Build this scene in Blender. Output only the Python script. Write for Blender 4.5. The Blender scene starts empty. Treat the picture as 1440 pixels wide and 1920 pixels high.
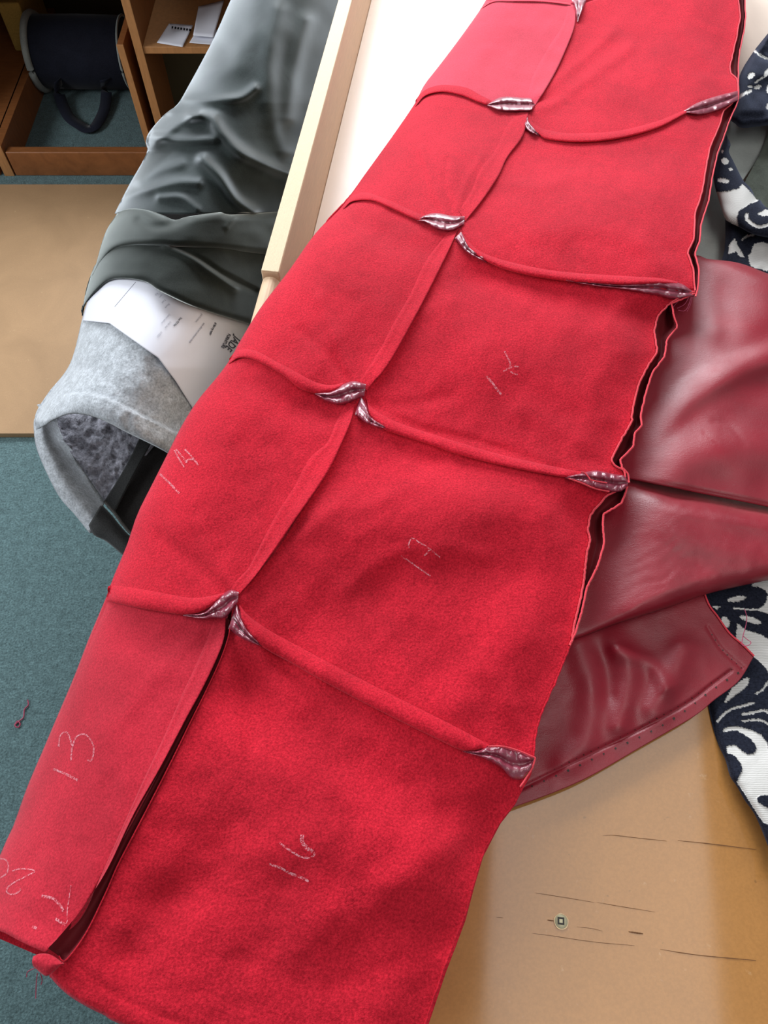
import bpy, bmesh, math, random
import numpy as np
from mathutils import Vector

random.seed(4)
RNG = np.random.RandomState(7)
D = bpy.data
SC = bpy.context.scene
C = SC.collection

# ------------------------------------------------------------------ camera
PITCH = math.radians(60.5)
FPX = 1441.0
CAMH = 1.65
cam_d = D.cameras.new('camera')
cam = D.objects.new('camera', cam_d)
C.objects.link(cam)
cam.location = (0, 0, CAMH)
cam.rotation_euler = (math.pi / 2 - PITCH, 0, 0)
cam_d.sensor_fit = 'HORIZONTAL'
cam_d.sensor_width = 36.0
cam_d.lens = 36.0 * FPX / 1440.0
cam_d.clip_start = 0.02
SC.camera = cam

# ------------------------------------------------------------------ light, sky and exposure
SC.view_settings.view_transform = 'Standard'
SC.view_settings.look = 'None'
SC.view_settings.exposure = 0.20
SC.view_settings.gamma = 1.0
SC.view_settings.use_curve_mapping = False
w = D.worlds.new('room_air')
SC.world = w
w.use_nodes = True
w.node_tree.nodes['Background'].inputs[0].default_value = (0.93, 0.95, 1.0, 1)
w.node_tree.nodes['Background'].inputs[1].default_value = 0.24


def area(name, loc, target, sx, sy, watts, col):
    l = D.lights.new(name, 'AREA')
    l.shape = 'RECTANGLE'
    l.size, l.size_y, l.energy, l.color = sx, sy, watts, col
    o = D.objects.new(name, l)
    C.objects.link(o)
    o.location = loc
    d = Vector(target) - Vector(loc)
    o.rotation_euler = d.to_track_quat('-Z', 'Y').to_euler()
    return o


# daylight of the far window (above the shelving) and of a side window on the left, and the ceiling panel light
area('window_daylight', (-0.15, 3.0, 2.05), (0.1, 0.6, 0.85), 2.2, 1.1, 92, (0.91, 0.95, 1.0))
area('side_window_daylight', (-2.6, 0.9, 1.75), (0.0, 0.6, 0.9), 1.3, 1.0, 42, (0.92, 0.96, 1.0))
cl = area('ceiling_panel_light', (0.60, 0.05, 2.6), (0.60, 0.05, 0), 0.62, 1.7, 8.5, (1.0, 0.98, 0.95))
cl.rotation_euler = (0, 0, -0.125)

# ------------------------------------------------------------------ helpers
ZT = 0.92      # top of the hardboard worktop
ZP = 0.80      # pale sunken surface inside the wooden rim


def rayd(px, py):
    u = (np.asarray(px, float) - 720) / FPX
    v = (960 - np.asarray(py, float)) / FPX
    return u, math.cos(PITCH) + v * math.sin(PITCH), -math.sin(PITCH) + v * math.cos(PITCH)


def P(px, py, z):
    """point of the photograph's pixel at the height z -> world xyz array (..., 3)"""
    a, b, c = rayd(px, py)
    z = np.asarray(z, float) + 0 * a
    t = (z - CAMH) / c
    return np.stack([a * t, b * t, z], -1)


def PY(px, py, Y):
    a, b, c = rayd(px, py)
    t = Y / b
    return (float(a * t), float(Y), float(CAMH + c * t))


def V(px, py, z):
    return Vector(P(px, py, z).tolist())


def spline(pts, n, smooth=True):
    p = np.array(pts, float)
    if len(p) > 2 and smooth:
        q = [p[0]]
        e = np.vstack([2 * p[0] - p[1], p, 2 * p[-1] - p[-2]])
        for i in range(1, len(e) - 2):
            p0, p1, p2, p3 = e[i - 1], e[i], e[i + 1], e[i + 2]
            for t in np.linspace(0, 1, 9)[1:]:
                q.append(0.5 * ((2 * p1) + (-p0 + p2) * t + (2 * p0 - 5 * p1 + 4 * p2 - p3) * t * t + (-p0 + 3 * p1 - 3 * p2 + p3) * t ** 3))
        p = np.array(q)
    d = np.r_[0, np.cumsum(np.hypot(*(np.diff(p, axis=0).T[:2])))]
    s = np.linspace(0, d[-1], n)
    return np.stack([np.interp(s, d, p[:, k]) for k in range(p.shape[1])], -1)


def dist(px, py, line):
    """distance (pixels) of the points to a polyline"""
    L = np.array(line, float)
    best = np.full(np.shape(px), 1e9)
    for (x0, y0), (x1, y1) in zip(L[:-1], L[1:]):
        dx, dy = x1 - x0, y1 - y0
        t = np.clip(((px - x0) * dx + (py - y0) * dy) / (dx * dx + dy * dy + 1e-9), 0, 1)
        best = np.minimum(best, np.hypot(px - x0 - t * dx, py - y0 - t * dy))
    return best


def sstep(a, b, x):
    t = np.clip((x - a) / (b - a), 0, 1)
    return t * t * (3 - 2 * t)


_G = RNG.rand(256, 256)


def vnoise(x, y):
    xi, yi = np.floor(x).astype(int), np.floor(y).astype(int)
    fx, fy = x - xi, y - yi
    fx, fy = fx * fx * (3 - 2 * fx), fy * fy * (3 - 2 * fy)
    g = lambda a, b: _G[a % 256, b % 256]
    return ((g(xi, yi) * (1 - fx) + g(xi + 1, yi) * fx) * (1 - fy) + (g(xi, yi + 1) * (1 - fx) + g(xi + 1, yi + 1) * fx) * fy) * 2 - 1


def fbm(x, y, o=3):
    return sum(vnoise(x * 2 ** k + 17 * k, y * 2 ** k + 9 * k) / 2 ** k for k in range(o))


def inside(px, py, poly):
    r = np.zeros(np.shape(px), bool)
    n = len(poly)
    for i in range(n):
        x0, y0 = poly[i]
        x1, y1 = poly[(i + 1) % n]
        if y0 == y1:
            continue
        c = ((y0 > py) != (y1 > py)) & (px < (x1 - x0) * (py - y0) / (y1 - y0) + x0)
        r ^= c
    return r


def coons(top, bot, left, right, nu, nv, ss=(1, 1, 1, 1)):
    """pixel grid (nv, nu, 2) between four curves; top/bot run left to right, left/right run top to bottom"""
    T, B = spline(top, nu, ss[0]), spline(bot, nu, ss[1])
    L, R = spline(left, nv, ss[2]), spline(right, nv, ss[3])
    T = T.copy(); B = B.copy()
    # snap the corners together
    u = np.linspace(0, 1, nu)[None, :, None]
    v = np.linspace(0, 1, nv)[:, None, None]
    P00, P10, P01, P11 = T[0], T[-1], B[0], B[-1]
    L = L + (1 - v[:, 0]) * (P00 - L[0]) + v[:, 0] * (P01 - L[-1])
    R = R + (1 - v[:, 0]) * (P10 - R[0]) + v[:, 0] * (P11 - R[-1])
    return (1 - v) * T[None] + v * B[None] + (1 - u) * L[:, None] + u * R[:, None] \
        - ((1 - u) * (1 - v) * P00 + u * (1 - v) * P10 + (1 - u) * v * P01 + u * v * P11)


def link(name, me, mat, parent=None, origin=None):
    o = D.objects.new(name, me)
    C.objects.link(o)
    if mat is not None:
        for m in (mat if isinstance(mat, (list, tuple)) else [mat]):
            me.materials.append(m)
    if parent is not None:
        o.parent = parent
    elif origin is not None:
        o.location = origin
    return o


def worldpos(o):
    l = Vector(o.location)
    while o.parent:
        o = o.parent
        l += Vector(o.location)
    return l


def mesh_from(name, verts, faces, mat, parent=None, origin=None, smooth=True, uv=None, attr=None, mi=None):
    verts = np.asarray(verts, float).reshape(-1, 3)
    off = np.array(worldpos(parent)) if parent is not None else (np.array(origin) if origin is not None else np.zeros(3))
    me = D.meshes.new(name)
    me.from_pydata((verts - off).tolist(), [], [tuple(int(i) for i in f) for f in faces])
    if smooth:
        me.polygons.foreach_set('use_smooth', [True] * len(me.polygons))
    if attr is not None:
        for k, a in attr.items():
            at = me.attributes.new(k, 'FLOAT', 'POINT')
            at.data.foreach_set('value', np.asarray(a, float).ravel())
    if mi is not None:
        me.polygons.foreach_set('material_index', mi)
    me.update()
    return link(name, me, mat, parent, origin)


def gridfaces(nv, nu, closed=False):
    f = []
    for j in range(nv - 1):
        for i in range(nu - (0 if closed else 1)):
            a, b = j * nu + i, j * nu + (i + 1) % nu
            f.append((a, a + nu, b + nu, b))
    return f


def grid(name, W, mat, parent=None, thick=0.0, origin=None, attr=None, offset=-1):
    nv, nu = W.shape[:2]
    o = mesh_from(name, W, gridfaces(nv, nu), mat, parent, origin, attr=attr)
    if thick:
        m = o.modifiers.new('thickness', 'SOLIDIFY')
        m.thickness = thick
        m.offset = offset
        m.use_even_offset = False
    return o


def tube(name, pts, r, mat, parent=None, origin=None, n=8, taper=None):
    pts = np.asarray(pts, float)
    k = len(pts)
    rings = []
    for i in range(k):
        t = Vector((pts[min(i + 1, k - 1)] - pts[max(i - 1, 0)]).tolist()).normalized()
        a = t.orthogonal().normalized()
        up = Vector((0, 0, 1))
        s = t.cross(up)
        if s.length > 0.05:
            s.normalize()
            a = s
        b = t.cross(a).normalized()
        rr = r * (taper[i] if taper is not None else 1)
        for q in range(n):
            an = 2 * math.pi * q / n
            rings.append(pts[i] + rr * (math.cos(an) * np.array(a) + math.sin(an) * np.array(b)))
    f = [tuple(range(n - 1, -1, -1)), tuple(range((k - 1) * n, k * n))] + gridfaces(k, n, True)
    return mesh_from(name, rings, f, mat, parent, origin)


def box(name, lo, hi, mat, parent=None, bevel=0.0, origin=None, rot=None, pivot=None):
    lo, hi = np.array(lo, float), np.array(hi, float)
    v = np.array([[(lo, hi)[i][0], (lo, hi)[j][1], (lo, hi)[k][2]] for i in (0, 1) for j in (0, 1) for k in (0, 1)])
    if rot:
        pv = np.array(pivot)
        c, s = math.cos(rot), math.sin(rot)
        q = v[:, :2] - pv[:2]
        v[:, 0] = pv[0] + q[:, 0] * c - q[:, 1] * s
        v[:, 1] = pv[1] + q[:, 0] * s + q[:, 1] * c
    f = [(0, 1, 3, 2), (4, 6, 7, 5), (0, 4, 5, 1), (2, 3, 7, 6), (0, 2, 6, 4), (1, 5, 7, 3)]
    o = mesh_from(name, v, f, mat, parent, origin, smooth=False)
    if bevel:
        m = o.modifiers.new('bevel', 'BEVEL')
        m.width = bevel
        m.segments = 3
    return o


def prism(name, poly, z0, z1, mat, parent=None, bevel=0.0, origin=None):
    """upright prism over a world xy polygon (counter-clockwise)"""
    n = len(poly)
    v = [(x, y, z0) for x, y in poly] + [(x, y, z1) for x, y in poly]
    f = [tuple(range(n - 1, -1, -1)), tuple(range(n, 2 * n))] + [(i, (i + 1) % n, n + (i + 1) % n, n + i) for i in range(n)]
    o = mesh_from(name, v, f, mat, parent, origin, smooth=False)
    if bevel:
        m = o.modifiers.new('bevel', 'BEVEL')
        m.width = bevel
        m.segments = 3
    return o


def tag(o, label, cat, group=None, kind=None):
    o['label'] = label
    o['category'] = cat
    if group:
        o['group'] = group
    if kind:
        o['kind'] = kind
    return o


def thing(name, loc, label, cat, group=None):
    o = D.objects.new(name, None)
    C.objects.link(o)
    o.location = loc
    o.empty_display_size = 0.05
    return tag(o, label, cat, group)


# ------------------------------------------------------------------ materials
def newmat(name):
    m = D.materials.new(name)
    m.use_nodes = True
    nt = m.node_tree
    return m, nt, nt.nodes['Principled BSDF']


def N(nt, typ, **kw):
    n = nt.nodes.new(typ)
    for k, v in kw.items():
        if k in n.inputs:
            n.inputs[k].default_value = v
        else:
            setattr(n, k, v)
    return n


def noise(nt, scale, detail=3, rough=0.55, stretch=None, dist=0.0):
    tc = N(nt, 'ShaderNodeTexCoord')
    src = tc.outputs['Object']
    if stretch:
        mp = N(nt, 'ShaderNodeMapping')
        mp.inputs['Scale'].default_value = stretch[:3]
        if len(stretch) > 3:
            mp.inputs['Rotation'].default_value = (0, 0, stretch[3])
        nt.links.new(src, mp.inputs[0])
        src = mp.outputs[0]
    n = N(nt, 'ShaderNodeTexNoise')
    n.inputs['Scale'].default_value = scale
    n.inputs['Detail'].default_value = detail
    n.inputs['Roughness'].default_value = rough
    n.inputs['Distortion'].default_value = dist
    nt.links.new(src, n.inputs['Vector'])
    return n.outputs['Fac']


def ramp(nt, fac, stops):
    r = N(nt, 'ShaderNodeValToRGB')
    e = r.color_ramp.elements
    while len(e) < len(stops):
        e.new(0.5)
    for el, (p, c) in zip(e, stops):
        el.position = p
        el.color = c if len(c) == 4 else (*c, 1)
    nt.links.new(fac, r.inputs[0])
    return r.outputs[0]


def mixc(nt, fac, a, b, mode='MIX'):
    m = N(nt, 'ShaderNodeMix', data_type='RGBA', blend_type=mode)
    for s, v in ((m.inputs[0], fac), (m.inputs[6], a), (m.inputs[7], b)):
        if hasattr(v, 'links'):
            nt.links.new(v, s)
        elif isinstance(v, (int, float)):
            s.default_value = v
        else:
            s.default_value = (*v, 1) if len(v) == 3 else v
    return m.outputs[2]


def bumps(nt, bsdf, items):
    """items: (height socket, strength, distance)"""
    prev = None
    for h, s, d in items:
        b = N(nt, 'ShaderNodeBump')
        b.inputs['Strength'].default_value = s
        b.inputs['Distance'].default_value = d
        nt.links.new(h, b.inputs['Height'])
        if prev:
            nt.links.new(prev, b.inputs['Normal'])
        prev = b.outputs[0]
    nt.links.new(prev, bsdf.inputs['Normal'])


def mul(c, k):
    return tuple(x * k for x in c)


def fabric(name, col, fine=600, var=0.25, sheen=0.3, sheen_tint=(1, 1, 1), srough=0.4, bump=0.5, bdist=0.0006, rough=0.9, patch=14, pvar=0.12, spec=0.15):
    m, nt, b = newmat(name)
    f1 = noise(nt, fine, 4, 0.65)
    f2 = noise(nt, patch, 4, 0.6, dist=0.6)
    c1 = ramp(nt, f1, [(0.32, mul(col, 1 - var)), (0.68, tuple(min(1, x * (1 + var) + 0.02 * var) for x in col))])
    c2 = ramp(nt, f2, [(0.35, (1 - pvar,) * 3), (0.65, (1 + pvar,) * 3)])
    nt.links.new(mixc(nt, 1.0, c1, c2, 'MULTIPLY'), b.inputs['Base Color'])
    b.inputs['Roughness'].default_value = rough
    b.inputs['Specular IOR Level'].default_value = spec
    b.inputs['Sheen Weight'].default_value = sheen
    b.inputs['Sheen Roughness'].default_value = srough
    b.inputs['Sheen Tint'].default_value = (*sheen_tint, 1)
    bumps(nt, b, [(noise(nt, fine * 0.8, 3, 0.7), bump, bdist)])
    return m


RED = (0.545, 0.009, 0.026)
M_SUEDE = fabric('red_suede', RED, fine=520, var=0.34, sheen=0.22, sheen_tint=(1.0, 0.35, 0.45), srough=0.45, bump=0.7, bdist=0.0011, patch=8, pvar=0.13)
M_SUEDE_ROSE = fabric('rose_suede', (0.48, 0.015, 0.034), fine=560, var=0.28, sheen=0.24, sheen_tint=(1.0, 0.45, 0.5), srough=0.45, bump=0.4, bdist=0.0008, patch=9, pvar=0.12)
M_SUEDE_PINK = fabric('pink_brushed_suede', (0.62, 0.040, 0.075), fine=560, var=0.22, sheen=0.3, sheen_tint=(1.0, 0.6, 0.65), srough=0.45, bump=0.35, bdist=0.0008, patch=9, pvar=0.10)
M_RIM = fabric('raw_suede_edge', (0.80, 0.07, 0.095), fine=900, var=0.25, sheen=0.4, sheen_tint=(1, .6, .6), bump=0.6, bdist=0.0004)


def leather(name, col, rough=0.36, grain=420, bump=0.35, spec=0.5, coat=0.0, dark=0.8):
    m, nt, b = newmat(name)
    f = noise(nt, 11, 4, 0.6, dist=0.5)
    nt.links.new(ramp(nt, f, [(0.3, mul(col, dark)), (0.7, mul(col, 1.12))]), b.inputs['Base Color'])
    fr = noise(nt, 25, 3, 0.5)
    rr = ramp(nt, fr, [(0.3, (rough - 0.06,) * 3), (0.7, (rough + 0.08,) * 3)])
    nt.links.new(rr, b.inputs['Roughness'])
    b.inputs['Specular IOR Level'].default_value = spec
    b.inputs['Coat Weight'].default_value = coat
    b.inputs['Coat Roughness'].default_value = 0.3
    tc = N(nt, 'ShaderNodeTexCoord')
    vo = N(nt, 'ShaderNodeTexVoronoi', feature='DISTANCE_TO_EDGE')
    vo.inputs['Scale'].default_value = grain
    nt.links.new(tc.outputs['Object'], vo.inputs['Vector'])
    lines = noise(nt, 210, 4, 0.6, stretch=(1, 2.6, 1, 0.5), dist=0.8)
    bumps(nt, b, [(vo.outputs['Distance'], bump * 0.7, 0.0006), (lines, bump, 0.0006)])
    return m


M_LEATHER = leather('maroon_leather', (0.285, 0.008, 0.022), rough=0.43, grain=800, bump=0.35, spec=0.60, coat=0.0)
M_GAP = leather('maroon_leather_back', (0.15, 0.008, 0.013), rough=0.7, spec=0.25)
M_KNOT = leather('crumpled_leather', (0.30, 0.035, 0.070), rough=0.33, grain=500, bump=0.4, spec=1.0, coat=0.6)

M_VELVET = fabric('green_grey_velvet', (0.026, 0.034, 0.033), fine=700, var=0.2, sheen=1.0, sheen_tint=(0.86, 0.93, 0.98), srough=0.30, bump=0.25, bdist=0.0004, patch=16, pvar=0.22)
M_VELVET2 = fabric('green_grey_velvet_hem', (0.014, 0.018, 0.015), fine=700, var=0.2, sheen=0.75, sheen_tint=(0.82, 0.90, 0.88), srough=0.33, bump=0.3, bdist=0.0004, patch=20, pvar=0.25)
M_FELT = fabric('grey_wool_felt', (0.43, 0.46, 0.49), fine=330, var=0.30, sheen=0.35, sheen_tint=(.95, .98, 1), bump=0.5, bdist=0.0012, patch=60, pvar=0.18)
M_FLEECE = fabric('dark_grey_fleece', (0.34, 0.34, 0.39), fine=180, var=0.45, sheen=0.3, bump=0.9, bdist=0.003, patch=70, pvar=0.25)
M_LINING = fabric('black_lining', (0.016, 0.014, 0.013), fine=500, var=0.2, sheen=0.05, bump=0.2)
M_FACING = fabric('charcoal_facing', (0.030, 0.031, 0.031), fine=600, var=0.3, sheen=0.2, bump=0.4)
M_PIPING = fabric('grey_piping', (0.055, 0.052, 0.048), fine=900, var=0.5, sheen=0.1, bump=0.6)
M_OLIVE = fabric('dark_olive_cloth', (0.075, 0.085, 0.068), fine=600, var=0.2, sheen=0.4, sheen_tint=(.8, .9, .8), patch=30, pvar=.2)
M_PALE = fabric('shaded_top_grey', (0.42, 0.45, 0.42), fine=500, var=0.06, sheen=0.1, bump=0.15, patch=12, pvar=.08)  # grey of the pale tabletop in shade, put into the colour

M_CARPET = fabric('teal_carpet', (0.095, 0.158, 0.164), fine=230, var=0.42, sheen=0.15, bump=0.8, bdist=0.004, patch=55, pvar=0.16)

m, nt, b = newmat('paper')
M_PAPER = m
b.inputs['Base Color'].default_value = (0.78, 0.79, 0.86, 1)
b.inputs['Roughness'].default_value = 0.65
bumps(nt, b, [(noise(nt, 30, 2), 0.12, 0.002)])
m, nt, b = newmat('printed_ink')
M_INK = m
b.inputs['Base Color'].default_value = (0.06, 0.06, 0.08, 1)
b.inputs['Roughness'].default_value = 0.7
m, nt, b = newmat('faint_ink')
M_INK2 = m
b.inputs['Base Color'].default_value = (0.30, 0.30, 0.36, 1)
b.inputs['Roughness'].default_value = 0.7


def wood(name, col, scale=30, stretch=(1, 8, 8), var=0.12, rough=0.5, bump=0.1, spec=0.4):
    m, nt, b = newmat(name)
    g = noise(nt, scale, 6, 0.65, stretch=stretch, dist=0.5)
    nt.links.new(ramp(nt, g, [(0.3, mul(col, 1 - var)), (0.7, mul(col, 1 + var))]), b.inputs['Base Color'])
    b.inputs['Roughness'].default_value = rough
    b.inputs['Specular IOR Level'].default_value = spec
    bumps(nt, b, [(g, bump, 0.001)])
    return m


M_RAIL = wood('pale_beech', (0.80, 0.58, 0.38), 25, (8, 0.8, 8), 0.07, 0.55)
M_RAILTOP = wood('rough_ply_edge', (0.88, 0.70, 0.47), 160, (6, 2, 2), 0.10, 0.7, 0.6)
M_PALETOP = wood('pale_laminate', (0.86, 0.72, 0.60), 9, (3, 1, 3), 0.03, 0.30, 0.02, 0.5)
M_SHELF = wood('orange_pine', (0.26, 0.095, 0.030), 22, (1, 7, 1), 0.22, 0.45)
M_SHELFEDGE = wood('lighter_pine_edge', (0.42, 0.20, 0.075), 22, (5, 5, 1), 0.15, 0.45)
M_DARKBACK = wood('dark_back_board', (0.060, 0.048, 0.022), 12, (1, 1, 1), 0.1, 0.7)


def hardboard(name, col, gloss):
    m, nt, b = newmat(name)
    f1 = noise(nt, 6, 5, 0.6, dist=0.8)
    f2 = noise(nt, 380, 3, 0.6)
    f3 = noise(nt, 60, 4, 0.7)
    c = ramp(nt, f1, [(0.3, mul(col, 0.90)), (0.7, mul(col, 1.07))])
    c = mixc(nt, 1.0, c, ramp(nt, f2, [(0.35, (0.94,) * 3), (0.65, (1.05,) * 3)]), 'MULTIPLY')
    c = mixc(nt, ramp(nt, f3, [(0.66, (0, 0, 0)), (0.80, (0.42,) * 3)]), c, (0.80, 0.60, 0.36))
    f4 = noise(nt, 130, 2, 0.5)
    c = mixc(nt, ramp(nt, f4, [(0.76, (0, 0, 0)), (0.80, (0.5,) * 3)]), c, (0.22, 0.11, 0.04))
    nt.links.new(c, b.inputs['Base Color'])
    nt.links.new(ramp(nt, f1, [(0.3, (gloss,) * 3), (0.7, (gloss + .05,) * 3)]), b.inputs['Roughness'])
    b.inputs['Specular IOR Level'].default_value = 0.5
    return m


M_HARD = hardboard('tan_hardboard', (0.51, 0.238, 0.070), 0.055)
M_BOARD = hardboard('tan_floor_board', (0.38, 0.235, 0.122), 0.45)
m, nt, b = newmat('knife_cut')
M_CUT = m
b.inputs['Base Color'].default_value = (0.16, 0.065, 0.02, 1)
b.inputs['Roughness'].default_value = 0.8
m, nt, b = newmat('dull_brass')
M_BRASS = m
b.inputs['Base Color'].default_value = (0.50, 0.46, 0.30, 1)
b.inputs['Metallic'].default_value = 0.5
b.inputs['Roughness'].default_value = 0.45
m, nt, b = newmat('fresh_chipped_fibre')
M_CHIP = m
b.inputs['Base Color'].default_value = (0.85, 0.62, 0.36, 1)
b.inputs['Roughness'].default_value = 0.8
m, nt, b = newmat('dark_recess')
M_DARK = m
b.inputs['Base Color'].default_value = (0.02, 0.015, 0.01, 1)
m, nt, b = newmat('chalk')
M_CHALK = m
b.inputs['Base Color'].default_value = (0.85, 0.38, 0.44, 1)
b.inputs['Roughness'].default_value = 1.0
nf = noise(nt, 650, 3, 0.8)
nt.links.new(ramp(nt, nf, [(0.46, (0, 0, 0)), (0.56, (0.7,) * 3)]), b.inputs['Alpha'])
m, nt, b = newmat('maroon_thread')
M_THREAD = m
b.inputs['Base Color'].default_value = (0.35, 0.03, 0.08, 1)
m, nt, b = newmat('pink_thread')
M_THREAD2 = m
b.inputs['Base Color'].default_value = (0.55, 0.09, 0.18, 1)
M_NAVYBAG = fabric('navy_nylon', (0.010, 0.012, 0.022), fine=500, var=0.2, sheen=0.1, bump=0.2)
M_FOAM = fabric('yellow_foam', (0.40, 0.25, 0.06), fine=200, var=0.15, sheen=0.0, bump=0.3)
M_WHITERIM = fabric('grey_white_trim', (0.30, 0.33, 0.31), fine=300, var=0.1, sheen=0.1, bump=0.2)
M_WALL = fabric('painted_wall', (0.62, 0.60, 0.55), fine=90, var=0.03, sheen=0, bump=0.1)

m, nt, b = newmat('burnout_velvet')
M_PATTERN = m
at = N(nt, 'ShaderNodeAttribute', attribute_name='pile')
weave = N(nt, 'ShaderNodeTexWave', wave_type='BANDS', bands_direction='Y')
weave.inputs['Scale'].default_value = 190
weave.inputs['Distortion'].default_value = 1.5
tc = N(nt, 'ShaderNodeTexCoord')
nt.links.new(tc.outputs['Object'], weave.inputs['Vector'])
cw = ramp(nt, weave.outputs['Fac'], [(0.0, (0.50, 0.49, 0.46)), (0.5, (0.78, 0.77, 0.74))])
cn = ramp(nt, noise(nt, 420, 3, 0.7), [(0.3, (0.007, 0.008, 0.014)), (0.72, (0.024, 0.028, 0.046))])
nt.links.new(mixc(nt, at.outputs['Fac'], cw, cn), b.inputs['Base Color'])
b.inputs['Roughness'].default_value = 0.9
b.inputs['Specular IOR Level'].default_value = 0.1
nt.links.new(at.outputs['Fac'], b.inputs['Sheen Weight'])
b.inputs['Sheen Roughness'].default_value = 0.35
b.inputs['Sheen Tint'].default_value = (0.14, 0.16, 0.23, 1)
bumps(nt, b, [(noise(nt, 500, 3, 0.7), 0.5, 0.0006), (weave.outputs['Fac'], 0.2, 0.0003)])

# ------------------------------------------------------------------ the room
fl = mesh_from('floor', [(-4, -2, 0), (4, -2, 0), (4, 3.6, 0), (-4, 3.6, 0)], [(0, 1, 2, 3)], M_CARPET, smooth=False)
fl['kind'] = 'structure'
wb = box('wall_back', (-4, 3.5, 0), (4, 3.6, 1.35), M_WALL)
wb['kind'] = 'structure'

# tan board lying on the carpet
fb = prism('floor_board', [(-2.1, 1.157), (-0.30, 1.157), (-0.30, 2.135), (-2.1, 2.135)], 0.0, 0.018, M_BOARD, bevel=0.002)
tag(fb, 'flat tan sheet of board lying on the teal carpet before the shelves', 'board')

# ---- pale table with the raised wooden rim (axes turned 7 degrees)
AX = np.array([0.12487, 0.99217])          # away from the camera along the rim
AXR = np.array([0.99217, -0.12487])        # to the right
Z_RIM = 0.918
ti = P(525, 510, Z_RIM)[:2]                # inner top corner of the near end of the rim


def tp(a, b_):
    q = ti + AX * a + AXR * b_
    return (float(q[0]), float(q[1]))


def rect(a0, a1, b0, b1):
    return [tp(a0, b0), tp(a0, b1), tp(a1, b1), tp(a1, b0)]


tab = thing('worktable', (*tp(0.4, 0.5), 0), 'pale worktable with a raised beech rim along its left side', 'table')
prism('table_top', rect(-0.22, 1.15, -0.0005, 1.45), ZP - 0.03, ZP, M_PALETOP, tab)
# rim board: smooth inner side and rough top edge
TW = 0.0262
rim = prism('rim_board', rect(0.0, 1.15, -TW, -0.0015), ZP - 0.10, Z_RIM - 0.0012, M_RAIL, tab, bevel=0.002)
prism('edge_strip', rect(0.0, 1.15, -TW + 0.0006, -0.0021), Z_RIM - 0.0016, Z_RIM, M_RAILTOP, rim, bevel=0.001)
# rounded second length of rim in front of the first
cnt = []
prof = [(-TW + 0.001, -0.09)] + [(-TW / 2 + 0.0125 * math.cos(t), 0.0 - 0.013 + 0.013 * math.sin(t)) for t in np.linspace(math.pi, 0, 11)] + [(-0.0005, -0.09)]
vs = []
for a in (-0.004, -0.40):
    for (bb, zz) in prof:
        vs.append((*tp(a, bb), Z_RIM - 0.006 + zz))
k = len(prof)
fs = [(i, i + 1, k + i + 1, k + i) for i in range(k - 1)] + [tuple(range(k))[::-1], tuple(range(k, 2 * k)), (0, k, 2 * k - 1, k - 1)]
o = mesh_from('rounded_rim', vs, fs, M_RAIL, tab, smooth=False)
o['label'] = 'short rounded length of beech rim'
for (a, bb) in ((1.05, 0.08), (1.05, 1.36), (0.05, 0.45), (0.05, 1.36)):
    prism('leg', rect(a, a + 0.06, bb, bb + 0.06), 0, ZP - 0.03, M_RAIL, tab)

# ---- hardboard worktop in front
l1 = P(475, 1900, ZT)[:2]
w0 = l1 - AX * 0.25
wp = lambda a, b_: tuple((w0 + AX * a + AXR * b_).tolist())
wt = thing('cutting_bench', (*wp(0.45, 0.5), 0), 'bench topped with tan hardboard scored by knife cuts, right of the red suede', 'bench')


def wrect(a0, a1, b0, b1):
    return [wp(a0, b0), wp(a0, b1), wp(a1, b1), wp(a1, b0)]


top = prism('bench_top', wrect(0, 0.80, 0, 0.95), ZT - 0.016, ZT, M_HARD, wt, bevel=0.001)
prism('apron', wrect(0.04, 0.63, 0.05, 0.90), ZT - 0.12, ZT - 0.016, M_RAIL, wt)
for a in (0.05, 0.57):
    for bb in (0.06, 0.85):
        prism('leg', wrect(a, a + 0.05, bb, bb + 0.05), 0, ZT - 0.12, M_RAIL, wt)
# knife cuts in the hardboard, as one scored pattern
cuts = [[(1130, 1567), (1150, 1566), (1185, 1570), (1250, 1577)], [(1271, 1576), (1330, 1582), (1418, 1593)],
        [(1003, 1674), (1060, 1683), (1114, 1692)], [(1120, 1692), (1160, 1699), (1228, 1710)],
        [(998, 1750), (1030, 1754), (1090, 1763), (1130, 1768), (1190, 1773)], [(1238, 1780), (1310, 1791), (1418, 1801)],
        [(1026, 1725), (1040, 1727)], [(1082, 1738), (1110, 1741), (1130, 1746)], [(1179, 1747), (1206, 1751)], [(931, 1720), (943, 1721)]]
cv, cf = [], []
for ci, cc in enumerate(cuts):
    q = spline(cc, 24)
    wd = (0.55, 0.75, 0.5, 0.5, 0.55, 0.85, 0.9, 0.4, 1.5, .5)[ci]
    b0 = len(cv)
    for i, (x, y) in enumerate(q):
        t = q[min(i + 1, 23)] - q[max(i - 1, 0)]
        t = t / np.hypot(*t)
        ww = wd * (0.25 + 0.75 * math.sin(math.pi * (i + 0.5) / 24) ** 0.5) * (0.75 + 0.5 * random.random())
        for s in (-1, 1):
            cv.append(P(x - t[1] * s * ww, y + t[0] * s * ww, ZT + 0.0004))
    cf += [(b0 + 2 * i, b0 + 2 * i + 1, b0 + 2 * i + 3, b0 + 2 * i + 2) for i in range(23)]
o = mesh_from('knife_cut', cv, cf, M_CUT, top, smooth=False)
o['kind'] = 'stuff'
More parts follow.
